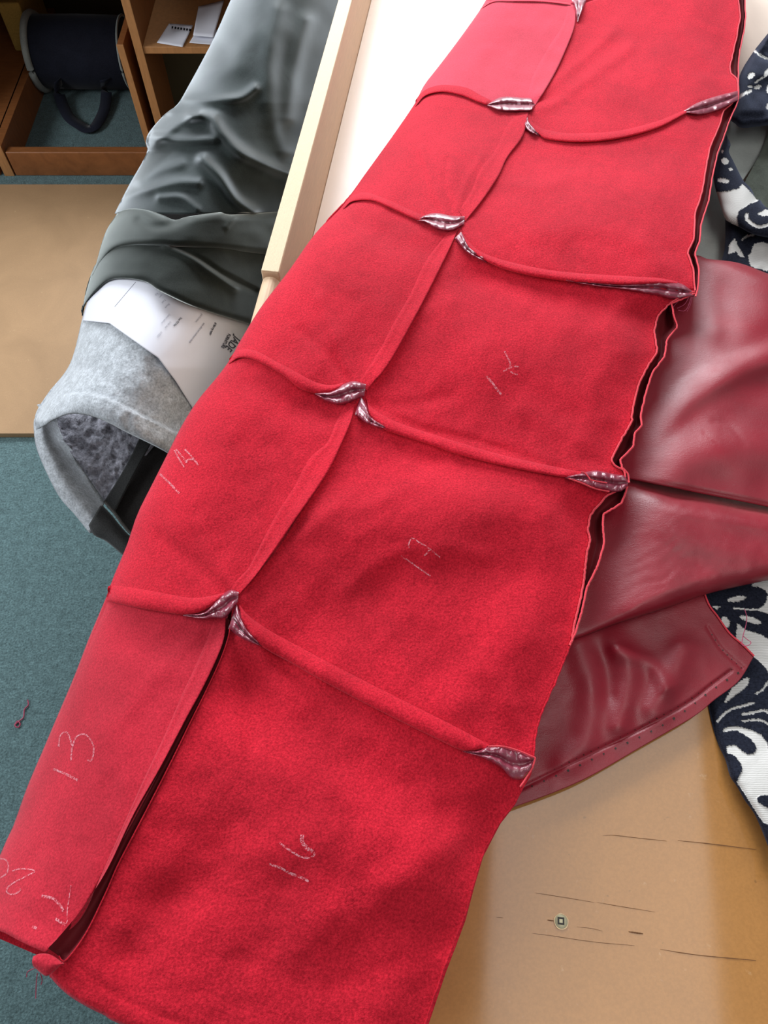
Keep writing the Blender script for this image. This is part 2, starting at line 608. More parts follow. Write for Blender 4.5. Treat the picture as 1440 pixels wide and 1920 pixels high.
# recessed square-drive screw
sc = P(1052, 1728, ZT)
rv, rf = [], []
prof = [(0.0062, 0.0004), (0.0061, 0.0009), (0.0058, 0.0009), (0.0053, 0.0005)]
for (r, z) in prof:
    for i in range(40):
        a = 2 * math.pi * i / 40
        rr = r * (1 + (0.03 * math.sin(5 * a) if r > .006 else 0))
        rv.append((sc[0] + rr * math.cos(a), sc[1] + rr * math.sin(a), ZT + z))
scr = mesh_from('screw', rv, gridfaces(4, 40, True), M_CHIP, wt)
scr['label'] = 'square-drive screw sunk in a chipped hole'
rv = []
for (r, z) in [(0.0054, 0.0005), (0.0050, 0.0008), (0.0, 0.0008)]:
    for i in range(40):
        a = 2 * math.pi * i / 40
        rv.append((sc[0] + r * math.cos(a), sc[1] + r * math.sin(a), ZT + z))
mesh_from('screw_head', rv, gridfaces(3, 40, True), M_BRASS, scr)
h = 0.0025
sq = []
for (r, z) in [(h * 1.12, .00105), (h, .0011), (h * .55, .0011)]:
    for i in range(4):
        a = math.pi / 4 + math.pi / 2 * i - 0.10
        sq.append((sc[0] - .0002 + r * 1.414 * math.cos(a), sc[1] + .0005 + r * 1.414 * math.sin(a), ZT + z))
mesh_from('square_socket', sq, gridfaces(3, 4, True) + [(8, 9, 10, 11)], [M_DARK, M_BRASS], scr, smooth=False, mi=[0] * 8 + [1])

# ------------------------------------------------------------------ shelving behind
sh = thing('shelf_unit', (-1.2, 2.4, 0), 'low orange pine shelf unit with open cubbies standing on the carpet', 'shelf')
YF = 2.20
xl, xr_ = PY(8, 283, YF)[0], PY(290, 283, YF)[0]
box('plinth_rail', (xl, YF, 0), (xr_ + 0.03, YF + 0.03, 0.085), M_SHELF, sh, 0.003)
box('plinth_rail', (xl - 0.6, YF, 0), (xl - 0.05, YF + 0.03, 0.085), M_SHELF, sh, 0.003)
# side panels and their lighter front edges
def panel(x, y0, y1, z1, wdt=0.02, m=M_SHELF):
    p_ = box('side_panel', (x, y0 + 0.004, 0), (x + wdt, y1, z1), m, sh, 0.001)
    box('front_edge', (x - 0.001, y0, 0), (x + wdt + 0.001, y0 + 0.004, z1), M_SHELFEDGE, p_, 0.001)
    return p_


panel(xl - 0.035, YF - 0.002, 3.3, 0.105, 0.03)
panel(xl - 0.26, YF + 0.05, 3.3, 0.62, 0.03)
xa = PY(283, 262, YF + 0.06)[0]
panel(xa - 0.012, YF + 0.035, 3.3, 0.40, 0.018)
xb = PY(306, 215, YF + 0.10)[0]
panel(xb - 0.012, YF + 0.035, 3.3, 0.66, 0.022)
box('shelf_board', (xb + 0.01, YF + 0.04, 0.372), (xb + 0.75, 2.98, 0.392), M_SHELFEDGE, sh, 0.002)
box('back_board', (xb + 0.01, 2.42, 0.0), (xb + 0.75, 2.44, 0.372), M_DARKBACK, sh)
box('back_board', (xb + 0.01, 2.98, 0.372), (xb + 0.75, 3.0, 0.66), M_SHELF, sh)
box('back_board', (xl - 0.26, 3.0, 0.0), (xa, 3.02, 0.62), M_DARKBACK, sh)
box('cubby_top', (xl - 0.26, YF + 0.05, 0.62), (xb, 3.02, 0.645), M_SHELF, sh)
box('cubby_top', (xb + 0.02, YF + 0.05, 0.64), (xb + 0.75, 3.0, 0.66), M_SHELF, sh)
panel(xb + 0.75, YF + 0.035, 3.0, 0.66, 0.022)

# white notes on the shelf board
def sheet(name, pts, z, label, ink=True):
    W = coons([pts[0], pts[1]], [pts[3], pts[2]], [pts[0], pts[3]], [pts[1], pts[2]], 14, 10)
    zz = z + 0.003 + 0.006 * (0.5 + 0.5 * np.sin(W[..., 0] / 9.0)) * np.linspace(1, 0.1, 10)[:, None]
    o = grid(name, P(W[..., 0], W[..., 1], zz), M_PAPER, thick=0.0006, origin=tuple(P(*pts[0], z)))
    tag(o, label, 'paper')
    if ink:
        g = []
        for i in range(7):
            for s in range(2):
                x = 322 + i * 5.5 + s * 0
                g.append([(x, 49 + i * .8), (x + 3.2, 49.5 + i * .8), (x + 2.6, 53.5 + i * .8), (x - .6, 53 + i * .8)])
        vv, ff = [], []
        for q in g:
            b0 = len(vv)
            vv += [P(x, y, z + 0.0125) for x, y in q]
            ff.append((b0, b0 + 1, b0 + 2, b0 + 3))
        mesh_from('writing', vv, ff, M_INK2, o, smooth=False)
    return o


sheet('note', [(317, 44), (362, 47), (342, 88), (294, 80)], 0.392, 'small white note with faint grey writing, lying on the shelf board')
sheet('plastic_sleeve', [(372, 12), (420, 0), (400, 70), (362, 66)], 0.403, 'greyish white wrapper propped behind the two notes on the shelf board', False)
sheet('note', [(366, 62), (410, 55), (402, 84), (355, 80)], 0.392, 'blank white note under the wrapper, against the grey velvet', False)

# navy drum bag lying in the cubby, with strap, white rim; yellow foam block behind it
bg = thing('drum_bag', (-1.15, 2.70, 0), 'dark navy cylindrical bag with a pale rim lying in the left cubby', 'bag')
c0 = Vector((PY(58, 95, 2.64)[0], 2.70, 0.117))
c0.x = xl + 0.013
c1 = Vector((PY(226, 95, 2.64)[0], 2.70, 0.113))
vs = []
pr = [(0, 0), (0, .06), (0, .100), (0.006, .108), (0.02, .111), (0.5, .113), (0.98, .111), (0.994, .108), (1, .100), (1, .06), (1, 0)]
for t, r in pr:
    c = c0.lerp(c1, t)
    for i in range(48):
        a = 2 * math.pi * i / 48
        vs.append((c.x, c.y + r * math.cos(a) * (1.0), c.z + r * math.sin(a)))
mesh_from('bag_body', vs, gridfaces(len(pr), 48, True), M_NAVYBAG, bg)
ring = [(c0.x - 0.004, c0.y + 0.114 * math.cos(a), c0.z + 0.114 * math.sin(a)) for a in np.linspace(0, 2 * math.pi, 60)]
o = tube('rim', ring, 0.012, M_WHITERIM, bg)
o['label'] = 'pale grey piped rim of the bag end'
ring = [(c1.x + 0.002, c1.y + 0.111 * math.cos(a), c1.z + 0.111 * math.sin(a)) for a in np.linspace(0, 2 * math.pi, 60)]
tube('rim', ring, 0.004, M_WHITERIM, bg)
st = spline([(110, 150, 0.09), (112, 180, 0.03), (128, 218, 0.014), (150, 236, 0.012), (165, 243, 0.010), (180, 236, 0.012), (196, 205, 0.014), (200, 170, 0.03), (198, 150, 0.09)], 50)
w1 = [P(x, y, z) for x, y, z in st]
sv = []
for i, q in enumerate(w1):
    t = w1[min(i + 1, 49)] - w1[max(i - 1, 0)]
    n_ = np.array([-t[1], t[0], 0]); n_ /= np.linalg.norm(n_) + 1e-9
    sv += [q - n_ * 0.019, q + n_ * 0.019]
o = mesh_from('strap', sv, [(2 * i, 2 * i + 1, 2 * i + 3, 2 * i + 2) for i in range(49)], M_NAVYBAG, bg)
mm = o.modifiers.new('thickness', 'SOLIDIFY'); mm.thickness = 0.003
box('side_ledge', (xl - 0.26, YF + 0.03, 0.085), (xl - 0.03, 3.0, 0.105), M_SHELF, sh)
xf0, xf1 = PY(14, 60, 2.72)[0], c0.x - 0.018
fo = box('foam_block', (xf0, 2.72, 0.1065), (xf1, 2.93, 0.265), M_FOAM, bevel=0.006)
tag(fo, 'yellow foam block wedged between the navy bag and the left cubby side', 'foam')

# ------------------------------------------------------------------ velvet roll, felt roll and paper left of the rim
LOUT = [(470, -80), (433, 0), (400, 75), (355, 160), (335, 193), (311, 212), (284, 243), (277, 262), (278, 285), (245, 345), (220, 395), (196, 440), (178, 490), (158, 560), (150, 605), (128, 690), (88, 745), (64, 790), (70, 840), (110, 930)]
LY = [p_[1] for p_ in LOUT]; LX = [p_[0] for p_ in LOUT]
RX = lambda y: np.where(y < 510, 640 - 0.282 * y, 496 - 0.30 * (y - 510))


def ZC(px, py, wob=1.0):
    """height of the padded roll under the cloths"""
    xl_ = np.interp(py, LY, LX)
    s = np.clip((px - xl_) / (RX(py) - xl_), -0.1, 1.3)
    q = np.clip(1 - s / 0.42, 0, 1.05)
    z = 0.71 + 0.155 * np.sqrt(np.clip(1 - q * q, 0, 1)) - 0.15 * np.clip((s - 0.42) / 0.58, 0, 1.4) ** 2
    z = z - 0.035 * sstep(600, 900, py) + 0.0 * px
    return z


def ridge(px, py, line, wd, amp):
    return amp * np.exp(-(dist(px, py, spline(line, 30)) / wd) ** 2)


VR = [([(320, 205), (345, 190), (400, 188), (450, 184), (478, 166)], 9, .010),
      ([(280, 255), (310, 260), (350, 264), (400, 262)], 9, .009),
      ([(362, 218), (395, 222), (415, 250), (450, 285), (500, 310), (540, 325)], 13, .016),
      ([(272, 285), (330, 235), (372, 213)], 10, .010),
      ([(232, 372), (270, 358), (330, 343), (372, 343)], 9, .008),
      ([(380, 300), (410, 330), (440, 372), (475, 398)], 11, .014),
      ([(262, 340), (300, 318), (340, 308)], 10, .006),
      ([(520, 20), (502, 120), (512, 220), (532, 280)], 20, .010),
      ([(575, 40), (552, 130), (540, 220)], 16, .009),
      ([(380, 130), (440, 120), (480, 60)], 26, .006),
      ([(300, 370), (340, 372), (370, 392)], 7, .006)]


def edgefall(g, top=None, bot=None, r=10.0, amp=0.012):
    """rounds the top / bottom borders of a layer down (rows of the grid)"""
    z = 0
    for row, on in ((0, top), (-1, bot)):
        if on:
            dpx = dist(g[..., 0], g[..., 1], g[row, ::2])
            z = z - amp * (1 - np.sqrt(np.clip(1 - np.clip(1 - dpx / r, 0, 1) ** 2, 0, 1)))
    return z


vel = thing('velvet_drape', (-0.38, 0.95, 0.0), 'dark green-grey velvet drape with rumpled folds, beside the raised table rim', 'fabric')
# hidden padded core that carries the drape down to the floor
g = coons([(470, -80), (668, -80)], [(215, 400), (600, 400)], LOUT[0:11], [(668, -80), (560, 320), (530, 405)], 110, 150, (0, 0, 1, 1))
px, py = g[..., 0], g[..., 1]
z = ZC(px, py) + 1.5 * sum(ridge(px, py, l_, w_, a_) for l_, w_, a_ in VR) + 0.004 * fbm(px / 60, py / 60, 2)
o = grid('upper_drape', P(px, py, z), M_VELVET, vel, 0.002)
g = coons([(221, 398), (244, 391), (275, 393), (305, 403), (328, 412), (352, 406), (410, 398), (438, 402), (560, 394)],
          [(174, 518), (190, 492), (213, 469), (250, 461), (300, 462), (350, 465), (420, 470), (560, 486)],
          [(221, 398), (196, 440), (174, 518)], [(560, 394), (555, 486)], 100, 40)
px, py = g[..., 0], g[..., 1]
z = ZC(px, py) + 0.034 + edgefall(g, True, True, 15, .020) + ridge(px, py, [(262, 412), (290, 425), (330, 418), (352, 408)], 9, -.006) + ridge(px, py, [(440, 400), (436, 412), (425, 425)], 6, .004) + 0.003 * fbm(px / 60, py / 40, 2)
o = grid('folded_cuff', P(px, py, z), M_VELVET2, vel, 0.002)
g = coons([(176, 500), (215, 455), (300, 452), (420, 462), (560, 478)],
          [(153, 592), (158, 572), (180, 545), (205, 526), (240, 523), (275, 530), (300, 546), (350, 570), (400, 588), (480, 612)],
          [(176, 500), (162, 540), (153, 592)], [(560, 478), (500, 612)], 100, 50)
px, py = g[..., 0], g[..., 1]
z = ZC(px, py) + 0.024 + edgefall(g, False, True, 14, .012) + ridge(px, py, [(310, 462), (350, 478), (395, 510), (440, 540)], 7, .007) + ridge(px, py, [(325, 462), (370, 482), (420, 515), (480, 545)], 5, -.006) + 0.0022 * fbm(px / 60, py / 35, 2)
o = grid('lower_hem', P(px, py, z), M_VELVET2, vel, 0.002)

flt = thing('felt_roll', (-0.42, 0.62, 0.0), 'light grey wool felt tube with a rolled hem and open black-lined end', 'fabric')
g = coons([(178, 520), (260, 500), (400, 540), (500, 570)],
          [(67, 806), (86, 797), (108, 784), (140, 776), (185, 785), (240, 812), (315, 850), (370, 890)],
          [(170, 540), (150, 605), (128, 690), (88, 742), (66, 778), (67, 806)], [(500, 570), (440, 720), (370, 890)], 120, 110)
px, py = g[..., 0], g[..., 1]
zf = ZC(px, py)
hem = [(80, 757), (95, 745), (115, 738), (150, 735), (200, 744), (260, 774), (320, 803), (400, 850)]
dh = dist(px, py, spline(hem, 60))
below = (g[..., 1] > np.interp(px, [p_[0] for p_ in hem], [p_[1] for p_ in hem]))
z = zf + np.where(below, 0.008 * sstep(0, 4, dh), 0) + edgefall(g, False, True, 26, .014) + 0.002 * fbm(px / 30, py / 30)
o = grid('felt_top', P(px, py, z), M_FELT, flt, 0.006)
ol = [(64, 785), (63, 800), (67, 835), (82, 875), (110, 930), (140, 965), (168, 1000)]
il = [(110, 778), (108, 792), (116, 815), (133, 840), (152, 873), (176, 908), (197, 942)]
g = coons([ol[0], il[0]], [ol[-1], il[-1]], ol, il, 16, 60, (0, 0, 1, 1))
u = np.linspace(0, 1, 16)[None, :]; v = np.linspace(0, 1, 60)[:, None]
z = (0.665 - 0.04 * v) + 0.022 * np.sin(np.pi * np.clip(u * 1.15, 0, 1)) * 1.0 - 0.03 * u
o = grid('felt_hem', P(g[..., 0], g[..., 1], z), M_FELT, flt, 0.005)
g = coons([(105, 750), (330, 790)], [(196, 940), (215, 950)], [(105, 750), (112, 815), (150, 872), (196, 940)], [(330, 790), (262, 870), (215, 950)], 50, 50, (0, 0, 1, 1))
z = 0.640 + 0.0 * g[..., 0] - 0.04 * np.linspace(0, 1, 50)[:, None] + 0.004 * fbm(g[..., 0] / 12, g[..., 1] / 12)
o = grid('fleece_inner', P(g[..., 0], g[..., 1], z), M_FLEECE, flt)
o['label'] = 'darker grey fleece inside of the tube'
# charcoal strip and black lining deeper in
g = coons([(272, 800), (300, 800)], [(194, 942), (213, 962)], [(272, 800), (235, 875), (194, 942)], [(300, 800), (250, 890), (213, 962)], 10, 40, (0, 0, 1, 1))
z = 0.648 - 0.035 * np.linspace(0, 1, 40)[:, None] + 0 * g[..., 0]
o = grid('charcoal_facing', P(g[..., 0], g[..., 1], z), M_FACING, flt, 0.002)
g = coons([(280, 810), (420, 850)], [(200, 950), (330, 1090)], [(280, 810), (250, 880), (200, 950)], [(420, 850), (400, 960), (330, 1090)], 20, 20)
z = 0.632 - 0.03 * np.linspace(0, 1, 20)[:, None] + 0 * g[..., 0]
o = grid('black_lining', P(g[..., 0], g[..., 1], z), M_LINING, flt)
ol = [(166, 988), (176, 1006), (197, 1016), (215, 1030), (250, 1058), (330, 1110)]
il = [(196, 940), (215, 962), (232, 985), (255, 1008), (330, 1060)]
g = coons([(166, 985), (190, 945)], [(330, 1110), (330, 1060)], ol, il, 12, 40)
z = 0.640 - 0.02 * np.linspace(0, 1, 40)[:, None] + 0.012 * np.sin(np.pi * np.linspace(0, 1, 12))[None]
o = grid('lining_hem', P(g[..., 0], g[..., 1], z), M_FACING, flt, 0.003)
pp = spline(il, 40)
tube('piping', P(pp[:, 0], pp[:, 1], 0.652 - 0.02 * np.linspace(0, 1, 40)), 0.0022, M_PIPING, flt)
# the roll's underside, hanging shut on a padded horse
g = coons([(470, -80), (560, -80)], [(120, 800), (250, 900)], [(x_ + 9, y_) for x_, y_ in LOUT[0:17]] + [(110, 780), (120, 800)], [(560, -80), (420, 320), (250, 900)], 30, 70, (0, 0, 1, 1))
zz = ZC(g[..., 0], g[..., 1])
bot = 0.64 - 0.0 * zz
zz = 0.66 - (zz - 0.71) * 0.35 - 0.035 * sstep(600, 900, g[..., 1])
o = grid('underside', P(g[..., 0], g[..., 1], zz), M_LINING, flt)
# padded trestle that carries both rolls
tr = thing('padded_trestle', (-0.30, 1.0, 0), 'padded trestle hidden beneath the velvet drape beside the table', 'trestle')
mid = [(530, 40), (470, 300), (420, 560), (380, 760)]
mp_ = spline(mid, 20)
tube('padded_bar', P(mp_[:, 0], mp_[:, 1], 0.665 - 0.02 * np.linspace(0, 1, 20) ** 2), 0.03, M_FACING, tr, n=16)
for i in (2, 17):
    q = P(*mp_[i], 0.665)
    box('leg', (q[0] - .02, q[1] - .02, 0), (q[0] + .02, q[1] + .02, 0.645), M_RAIL, tr)

# paper delivery note between felt and velvet
def ZPAP(px, py):
    cr = [(298, 671), (330, 636), (372, 585), (390, 560)]
    side = np.asarray(px) - np.interp(py, [560, 585, 636, 671], [390, 372, 330, 298])
    k2 = [(385, 790), (400, 700), (410, 640), (408, 600)]
    return ZC(px, py) + 0.007 - 0.00004 * np.clip(side, 0, 60) - ridge(px, py, k2, 20, .002)


g = coons([(175, 520), (300, 520), (420, 570), (520, 600)], [(155, 601), (205, 606), (250, 638), (297, 671), (330, 715), (362, 766), (400, 830)],
          [(175, 520), (155, 601)], [(520, 600), (470, 720), (400, 830)], 90, 60, (1, 0, 0, 1))
pap = thing('paper_sheet', tuple(P(300, 620, 0.86)), 'white printed paper slip tucked between the grey felt and the velvet', 'paper')
grid('paper', P(g[..., 0], g[..., 1], ZPAP(g[..., 0], g[..., 1])), M_PAPER, pap, 0.0004)


def text_px(name, s, x, y, ang, size, mat, parent, zf_, bold=0.0, sx=1.0):
    """printed text laid on a surface: starts at pixel (x, y), reads along ang (degrees, y up), mapped onto zf_"""
    cu = D.curves.new('t', 'FONT')
    cu.body = s
    cu.size = 1.0
    cu.offset = bold
    t = D.objects.new('t', cu)
    C.objects.link(t)
    dg = bpy.context.evaluated_depsgraph_get()
    me0 = D.meshes.new_from_object(t.evaluated_get(dg))
    vv = np.array([v_.co[:] for v_ in me0.vertices])
    ff = [tuple(p_.vertices) for p_ in me0.polygons]
    D.objects.remove(t)
    if len(vv) == 0:
        return
    a = math.radians(ang)
    X, Y = vv[:, 0] * size * sx, vv[:, 1] * size
    qx = x + X * math.cos(a) - Y * math.sin(a)
    qy = y - (X * math.sin(a) + Y * math.cos(a))
    mesh_from(name, P(qx, qy, zf_(qx, qy) + 0.0012), ff, mat, parent, smooth=False)


A = 231
T = lambda s, x, y, sz, m_=M_INK2, ang=A, b=0.01, sx=1.0: text_px('print', s, x, y, ang, sz, m_, pap, ZPAP, b, sx)
T('JADE', 441, 629, 21, M_INK, 229, 0.012, 0.66)
T('FURNITURE', 428, 625, 8.5, M_INK, 243, 0.03, 0.66)
T('delivery note', 403, 604, 7, M_INK, 245, 0.03, 0.70)
T('Jade Furniture', 378, 588, 6.0, M_INK2, 232, 0.0, 0.55)
T('sales office and workroom details', 382, 605, 5.5, M_INK2, 233, 0.01, 0.62)
T('Your PO No:', 339, 594, 6, M_INK, 229, 0.02, 0.66)
T('Delivery address', 317, 588, 5.5, M_INK2, 229, 0, 0.62)
T('Order date', 319, 602, 5.5, M_INK2, 229, 0, 0.62)
T('0102021', 302, 621, 5.5, M_INK2, 229, 0, 0.72)
T('Phone', 316, 568, 5.5, M_INK2, 229, 0, 0.8)
T('Total', 309, 560, 5.5, M_INK2, 229, 0, 0.8)
T('Item', 303, 551, 5.5, M_INK2, 229, 0, 0.8)
T('Ref', 294, 548, 5.5, M_INK2, 229, 0, 0.8)
lq = spline([(254, 529), (215, 575)], 20)
tube('print', P(lq[:, 0], lq[:, 1], ZPAP(lq[:, 0], lq[:, 1]) + 0.0004), 0.0003, M_INK2, pap, n=4)

# ------------------------------------------------------------------ red suede garment
LF = [(1010, -170), (955, -70), (913, -3), (898, 22), (860, 75), (822, 125), (795, 160), (779, 192), (740, 250), (690, 320), (645, 382), (590, 440), (540, 510), (490, 575), (450, 640), (430, 676), (405, 710), (370, 752), (340, 800), (315, 850), (285, 910), (258, 965), (240, 1020), (215, 1080), (200, 1122), (186, 1155), (165, 1205), (140, 1270), (110, 1340), (80, 1410), (50, 1480), (25, 1550), (5, 1592), (-25, 1670), (-52, 1738)]
LFs = spline(LF, 220)
RE = [(1384, -60), (1385, 5), (1388, 33), (1383, 60), (1375, 97), (1368, 125), (1370, 137), (1381, 147), (1384, 160), (1384, 182), (1371, 196), (1357, 207), (1349, 235), (1332, 275), (1326, 300), (1317, 359), (1303, 401), (1301, 449), (1289, 472), (1300, 505), (1303, 545)]
RE2 = [(1303, 547), (1285, 553), (1259, 566), (1234, 591), (1227, 619), (1232, 661), (1212, 691), (1196, 724), (1184, 780), (1186, 788), (1162, 830), (1146, 862), (1152, 872), (1170, 882), (1174, 905)]
RE3 = [(1172, 912), (1137, 930), (1107, 966), (1102, 994), (1107, 1012), (1100, 1040), (1095, 1089), (1087, 1130), (1076, 1175), (1072, 1203), (1044, 1273), (1013, 1342), (1002, 1390), (1001, 1428)]
RE4 = [(1001, 1428), (994, 1452), (977, 1482), (963, 1509), (939, 1537), (906, 1598), (890, 1650), (873, 1712), (836, 1806), (798, 1915), (765, 2010), (740, 2080)]
MS = [(1110, -90), (1090, -20), (1082, 12), (1045, 120), (996, 200), (985, 225), (945, 300), (900, 370), (860, 418), (840, 455), (790, 550), (730, 660), (672, 728), (650, 765), (590, 890), (520, 1020), (440, 1115), (420, 1170), (370, 1300), (290, 1470), (200, 1640), (150, 1730), (95, 1790)]
MSs = spline(MS, 160)
FULLR = spline(RE + RE2[1:] + RE3[1:] + RE4[1:], 300, False)
PUFFS = [(700, 560, 120, 70, .006), (1120, 130, 110, 90, .008), (1090, 400, 150, 70, .009), (930, 660, 170, 90, .012), (820, 1010, 190, 110, .015), (620, 1500, 230, 170, .012), (390, 930, 90, 120, .006), (860, 300, 70, 60, .006), (230, 1400, 70, 170, .004)]
WR = [([(985, 215), (1040, 190), (1100, 150), (1180, 90)], 12, .0028), ([(1000, 185), (1070, 130), (1150, 60)], 10, .0022), ([(960, 195), (1010, 190), (1060, 175)], 9, -.002),
      ([(838, 405), (820, 370), (800, 310), (790, 280)], 7, .0022), ([(850, 400), (835, 350), (838, 300)], 6, -.0018), ([(855, 395), (880, 330), (905, 290)], 6, .0014),
      ([(660, 715), (640, 660), (610, 590), (600, 560)], 12, .0030), ([(655, 715), (610, 660), (560, 620)], 10, -.0022), ([(690, 720), (760, 610), (850, 560)], 18, .0020),
      ([(680, 750), (760, 760), (850, 740)], 14, -.0018), ([(700, 760), (780, 800), (900, 830), (1050, 880)], 9, -.0022),
      ([(440, 1110), (400, 1040), (380, 980)], 14, .0026), ([(425, 1115), (360, 1050), (300, 1010)], 14, -.0024), ([(455, 1120), (560, 1010), (660, 930)], 18, .0026),
      ([(640, 1110), (700, 1060), (780, 1030), (900, 1040)], 22, .0030), ([(660, 960), (760, 920), (800, 900)], 14, .0018),
      ([(480, 1190), (520, 1290), (560, 1400), (620, 1480)], 20, .0032), ([(430, 1190), (450, 1290), (470, 1400)], 14, -.0028), ([(520, 1230), (600, 1330), (640, 1430)], 14, -.0018),
      ([(150, 1815), (200, 1855), (260, 1888), (420, 1945)], 6, -.0014), ([(970, 1490), (880, 1480), (760, 1500)], 26, .0026), ([(940, 1530), (850, 1580), (740, 1660)], 30, .0035),
      ([(1300, 530), (1200, 460), (1120, 430), (1000, 440)], 22, .0022), ([(1380, 170), (1330, 120), (1280, 60)], 16, .0022), ([(930, 340), (1010, 350), (1100, 320)], 12, .0014),
      ([(1160, 880), (1080, 820), (980, 770)], 20, .0022), ([(1000, 1420), (960, 1330), (900, 1250)], 18, .0022), ([(230, 1350), (300, 1260), (370, 1190)], 16, .0018),
      ([(0, 1690), (60, 1720), (110, 1745)], 8, -.0010), ([(560, 1780), (680, 1700), (800, 1660)], 40, .004), ([(300, 1700), (420, 1650), (520, 1650)], 40, -.003), ([(620, 1850), (720, 1820), (830, 1760)], 30, -.003)]
WR += [([(470, 1300), (620, 1405), (760, 1480), (900, 1530)], 75, -.013), ([(500, 1620), (640, 1590), (780, 1560)], 60, .006),
       ([(560, 1180), (680, 1120), (800, 1070), (960, 1060)], 60, -.007), ([(620, 980), (760, 950), (1000, 930)], 60, .008), ([(960, 1180), (900, 1260), (860, 1320)], 50, .006),
       ([(760, 850), (900, 895), (1060, 940)], 30, -.005), ([(880, 520), (1050, 560), (1230, 600)], 34, -.006), ([(1010, 290), (1100, 305), (1250, 280)], 34, -.005),
       ([(680, 420), (760, 460), (820, 470)], 26, -.004), ([(470, 720), (560, 760), (620, 770)], 30, -.005), ([(230, 1190), (300, 1210), (380, 1200)], 40, -.005),
       ([(620, 640), (560, 700)], 40, .004), ([(1150, 180), (1250, 120)], 50, .005), ([(440, 1560), (330, 1680), (260, 1780)], 50, -.005), ([(560, 1720), (700, 1660), (800, 1600)], 50, .006)]
WR = [(spline(l_, 24), w_, a_) for l_, w_, a_ in WR]


def H(px, py):
    """height of the suede's visible face"""
    px, py = np.asarray(px, float), np.asarray(py, float)
    base = ZT + 0.060
    base = base - 0.092 * (1 - sstep(60, 520, py))
    d = dist(px, py, LFs)
    wd = np.interp(py, [0, 400, 700, 1100, 1700], [60, 80, 95, 110, 120])
    rr = np.interp(py, [0, 500, 1100, 1700], [.032, .032, .045, .05])
    q = np.clip(1 - d / wd, 0, 1)
    outside = px < np.interp(py, LFs[:, 1], LFs[:, 0])
    z = base - rr * (1 - np.sqrt(np.clip(1 - q * q, 0, 1)))
    # the lower left part sags over the edge of the bench
    xm = np.interp(py, MSs[:, 1], MSs[:, 0])
    z = z - 0.055 * sstep(700, 1500, py) * sstep(-40, 330, xm - px)
    for (cx, cy, sx_, sy_, a) in PUFFS:
        z = z + a * np.exp(-((px - cx) / sx_) ** 2 - ((py - cy) / sy_) ** 2)
    for l_, w_, a_ in WR:
        z = z + a_ * np.exp(-(dist(px, py, l_) / w_) ** 2)
    # a gentle fall towards the open right edge
    xr2 = np.interp(py, FULLR[:, 1], FULLR[:, 0])
    z = z - 0.010 * (1 - sstep(0, 90, xr2 - px))
    # and along the bottom hem
    z = z + 0.0014 * fbm(px / 60, py / 60) * np.clip(d / 60, 0, 1)
    return z


red = thing('suede_garment', tuple(P(700, 1100, ZT)), 'bright red suede garment of sewn panels lying inside out across the bench, chalk-numbered', 'garment')
ROW = {
    0: ([(910, 2), (940, 2), (1000, 1), (1050, 5), (1084, 10)], [(1084, 10), (1200, -30), (1300, -70), (1390, -100)]),
    1: ([(779, 192), (805, 170), (840, 166), (880, 182), (915, 194), (996, 203)], [(996, 203), (1003, 237), (1040, 256), (1090, 262), (1165, 256), (1230, 239), (1290, 212), (1384, 182)]),
    2: ([(644, 382), (665, 370), (700, 371), (745, 388), (795, 410), (862, 425)], [(862, 425), (885, 468), (920, 486), (990, 504), (1100, 524), (1200, 535), (1303, 545)]),
    3: ([(430, 676), (460, 666), (500, 680), (560, 712), (600, 728), (676, 735)], [(676, 735), (696, 775), (760, 806), (850, 838), (960, 868), (1070, 886), (1174, 908)]),
    4: ([(199, 1120), (240, 1118), (300, 1128), (350, 1138), (390, 1128), (436, 1125)], [(436, 1125), (460, 1170), (500, 1205), (560, 1238), (650, 1283), (750, 1335), (850, 1383), (1001, 1428)]),
}
BOTL = [(-52, 1738), (0, 1746), (40, 1766), (85, 1786)]
BOTR = [(92, 1830), (112, 1852), (135, 1871), (167, 1890), (198, 1905), (225, 1920), (400, 1990), (560, 2040), (740, 2110)]
TOPL = [(1010, -170), (1130, -160)]
TOPR = [(1130, -160), (1390, -200)]


def seg(line, y0, y1):
    q = spline(line, 400)
    k_ = (q[:, 1] >= y0) & (q[:, 1] <= y1)
    return q[k_][::6]


def panelgrid(top_, bot_, left, right, nu, nv, mat, label=None, sm=(1, 1, 0, 0)):
    g_ = coons(top_, bot_, left, right, nu, nv, sm)
    z_ = H(g_[..., 0], g_[..., 1])
    return g_, z_


def addpanel(name, g_, z_, mat, extra=None, thick=0.0016):
    o_ = grid(name, P(g_[..., 0], g_[..., 1], z_), mat, red, thick)
    if extra:
        o_['label'] = extra
    return o_


G4 = [(433, 1165), (428, 1195), (412, 1240), (384, 1300), (358, 1352), (320, 1430), (268, 1532), (222, 1620), (197, 1677), (160, 1752), (122, 1802), (110, 1792)]
LFS = spline(LF, 500)
MSS = spline(MS, 500)


def cut(line, y0, y1, n=24):
    k_ = (line[:, 1] >= y0) & (line[:, 1] <= y1)
    q = line[k_]
    return q[np.linspace(0, len(q) - 1, n).astype(int)]


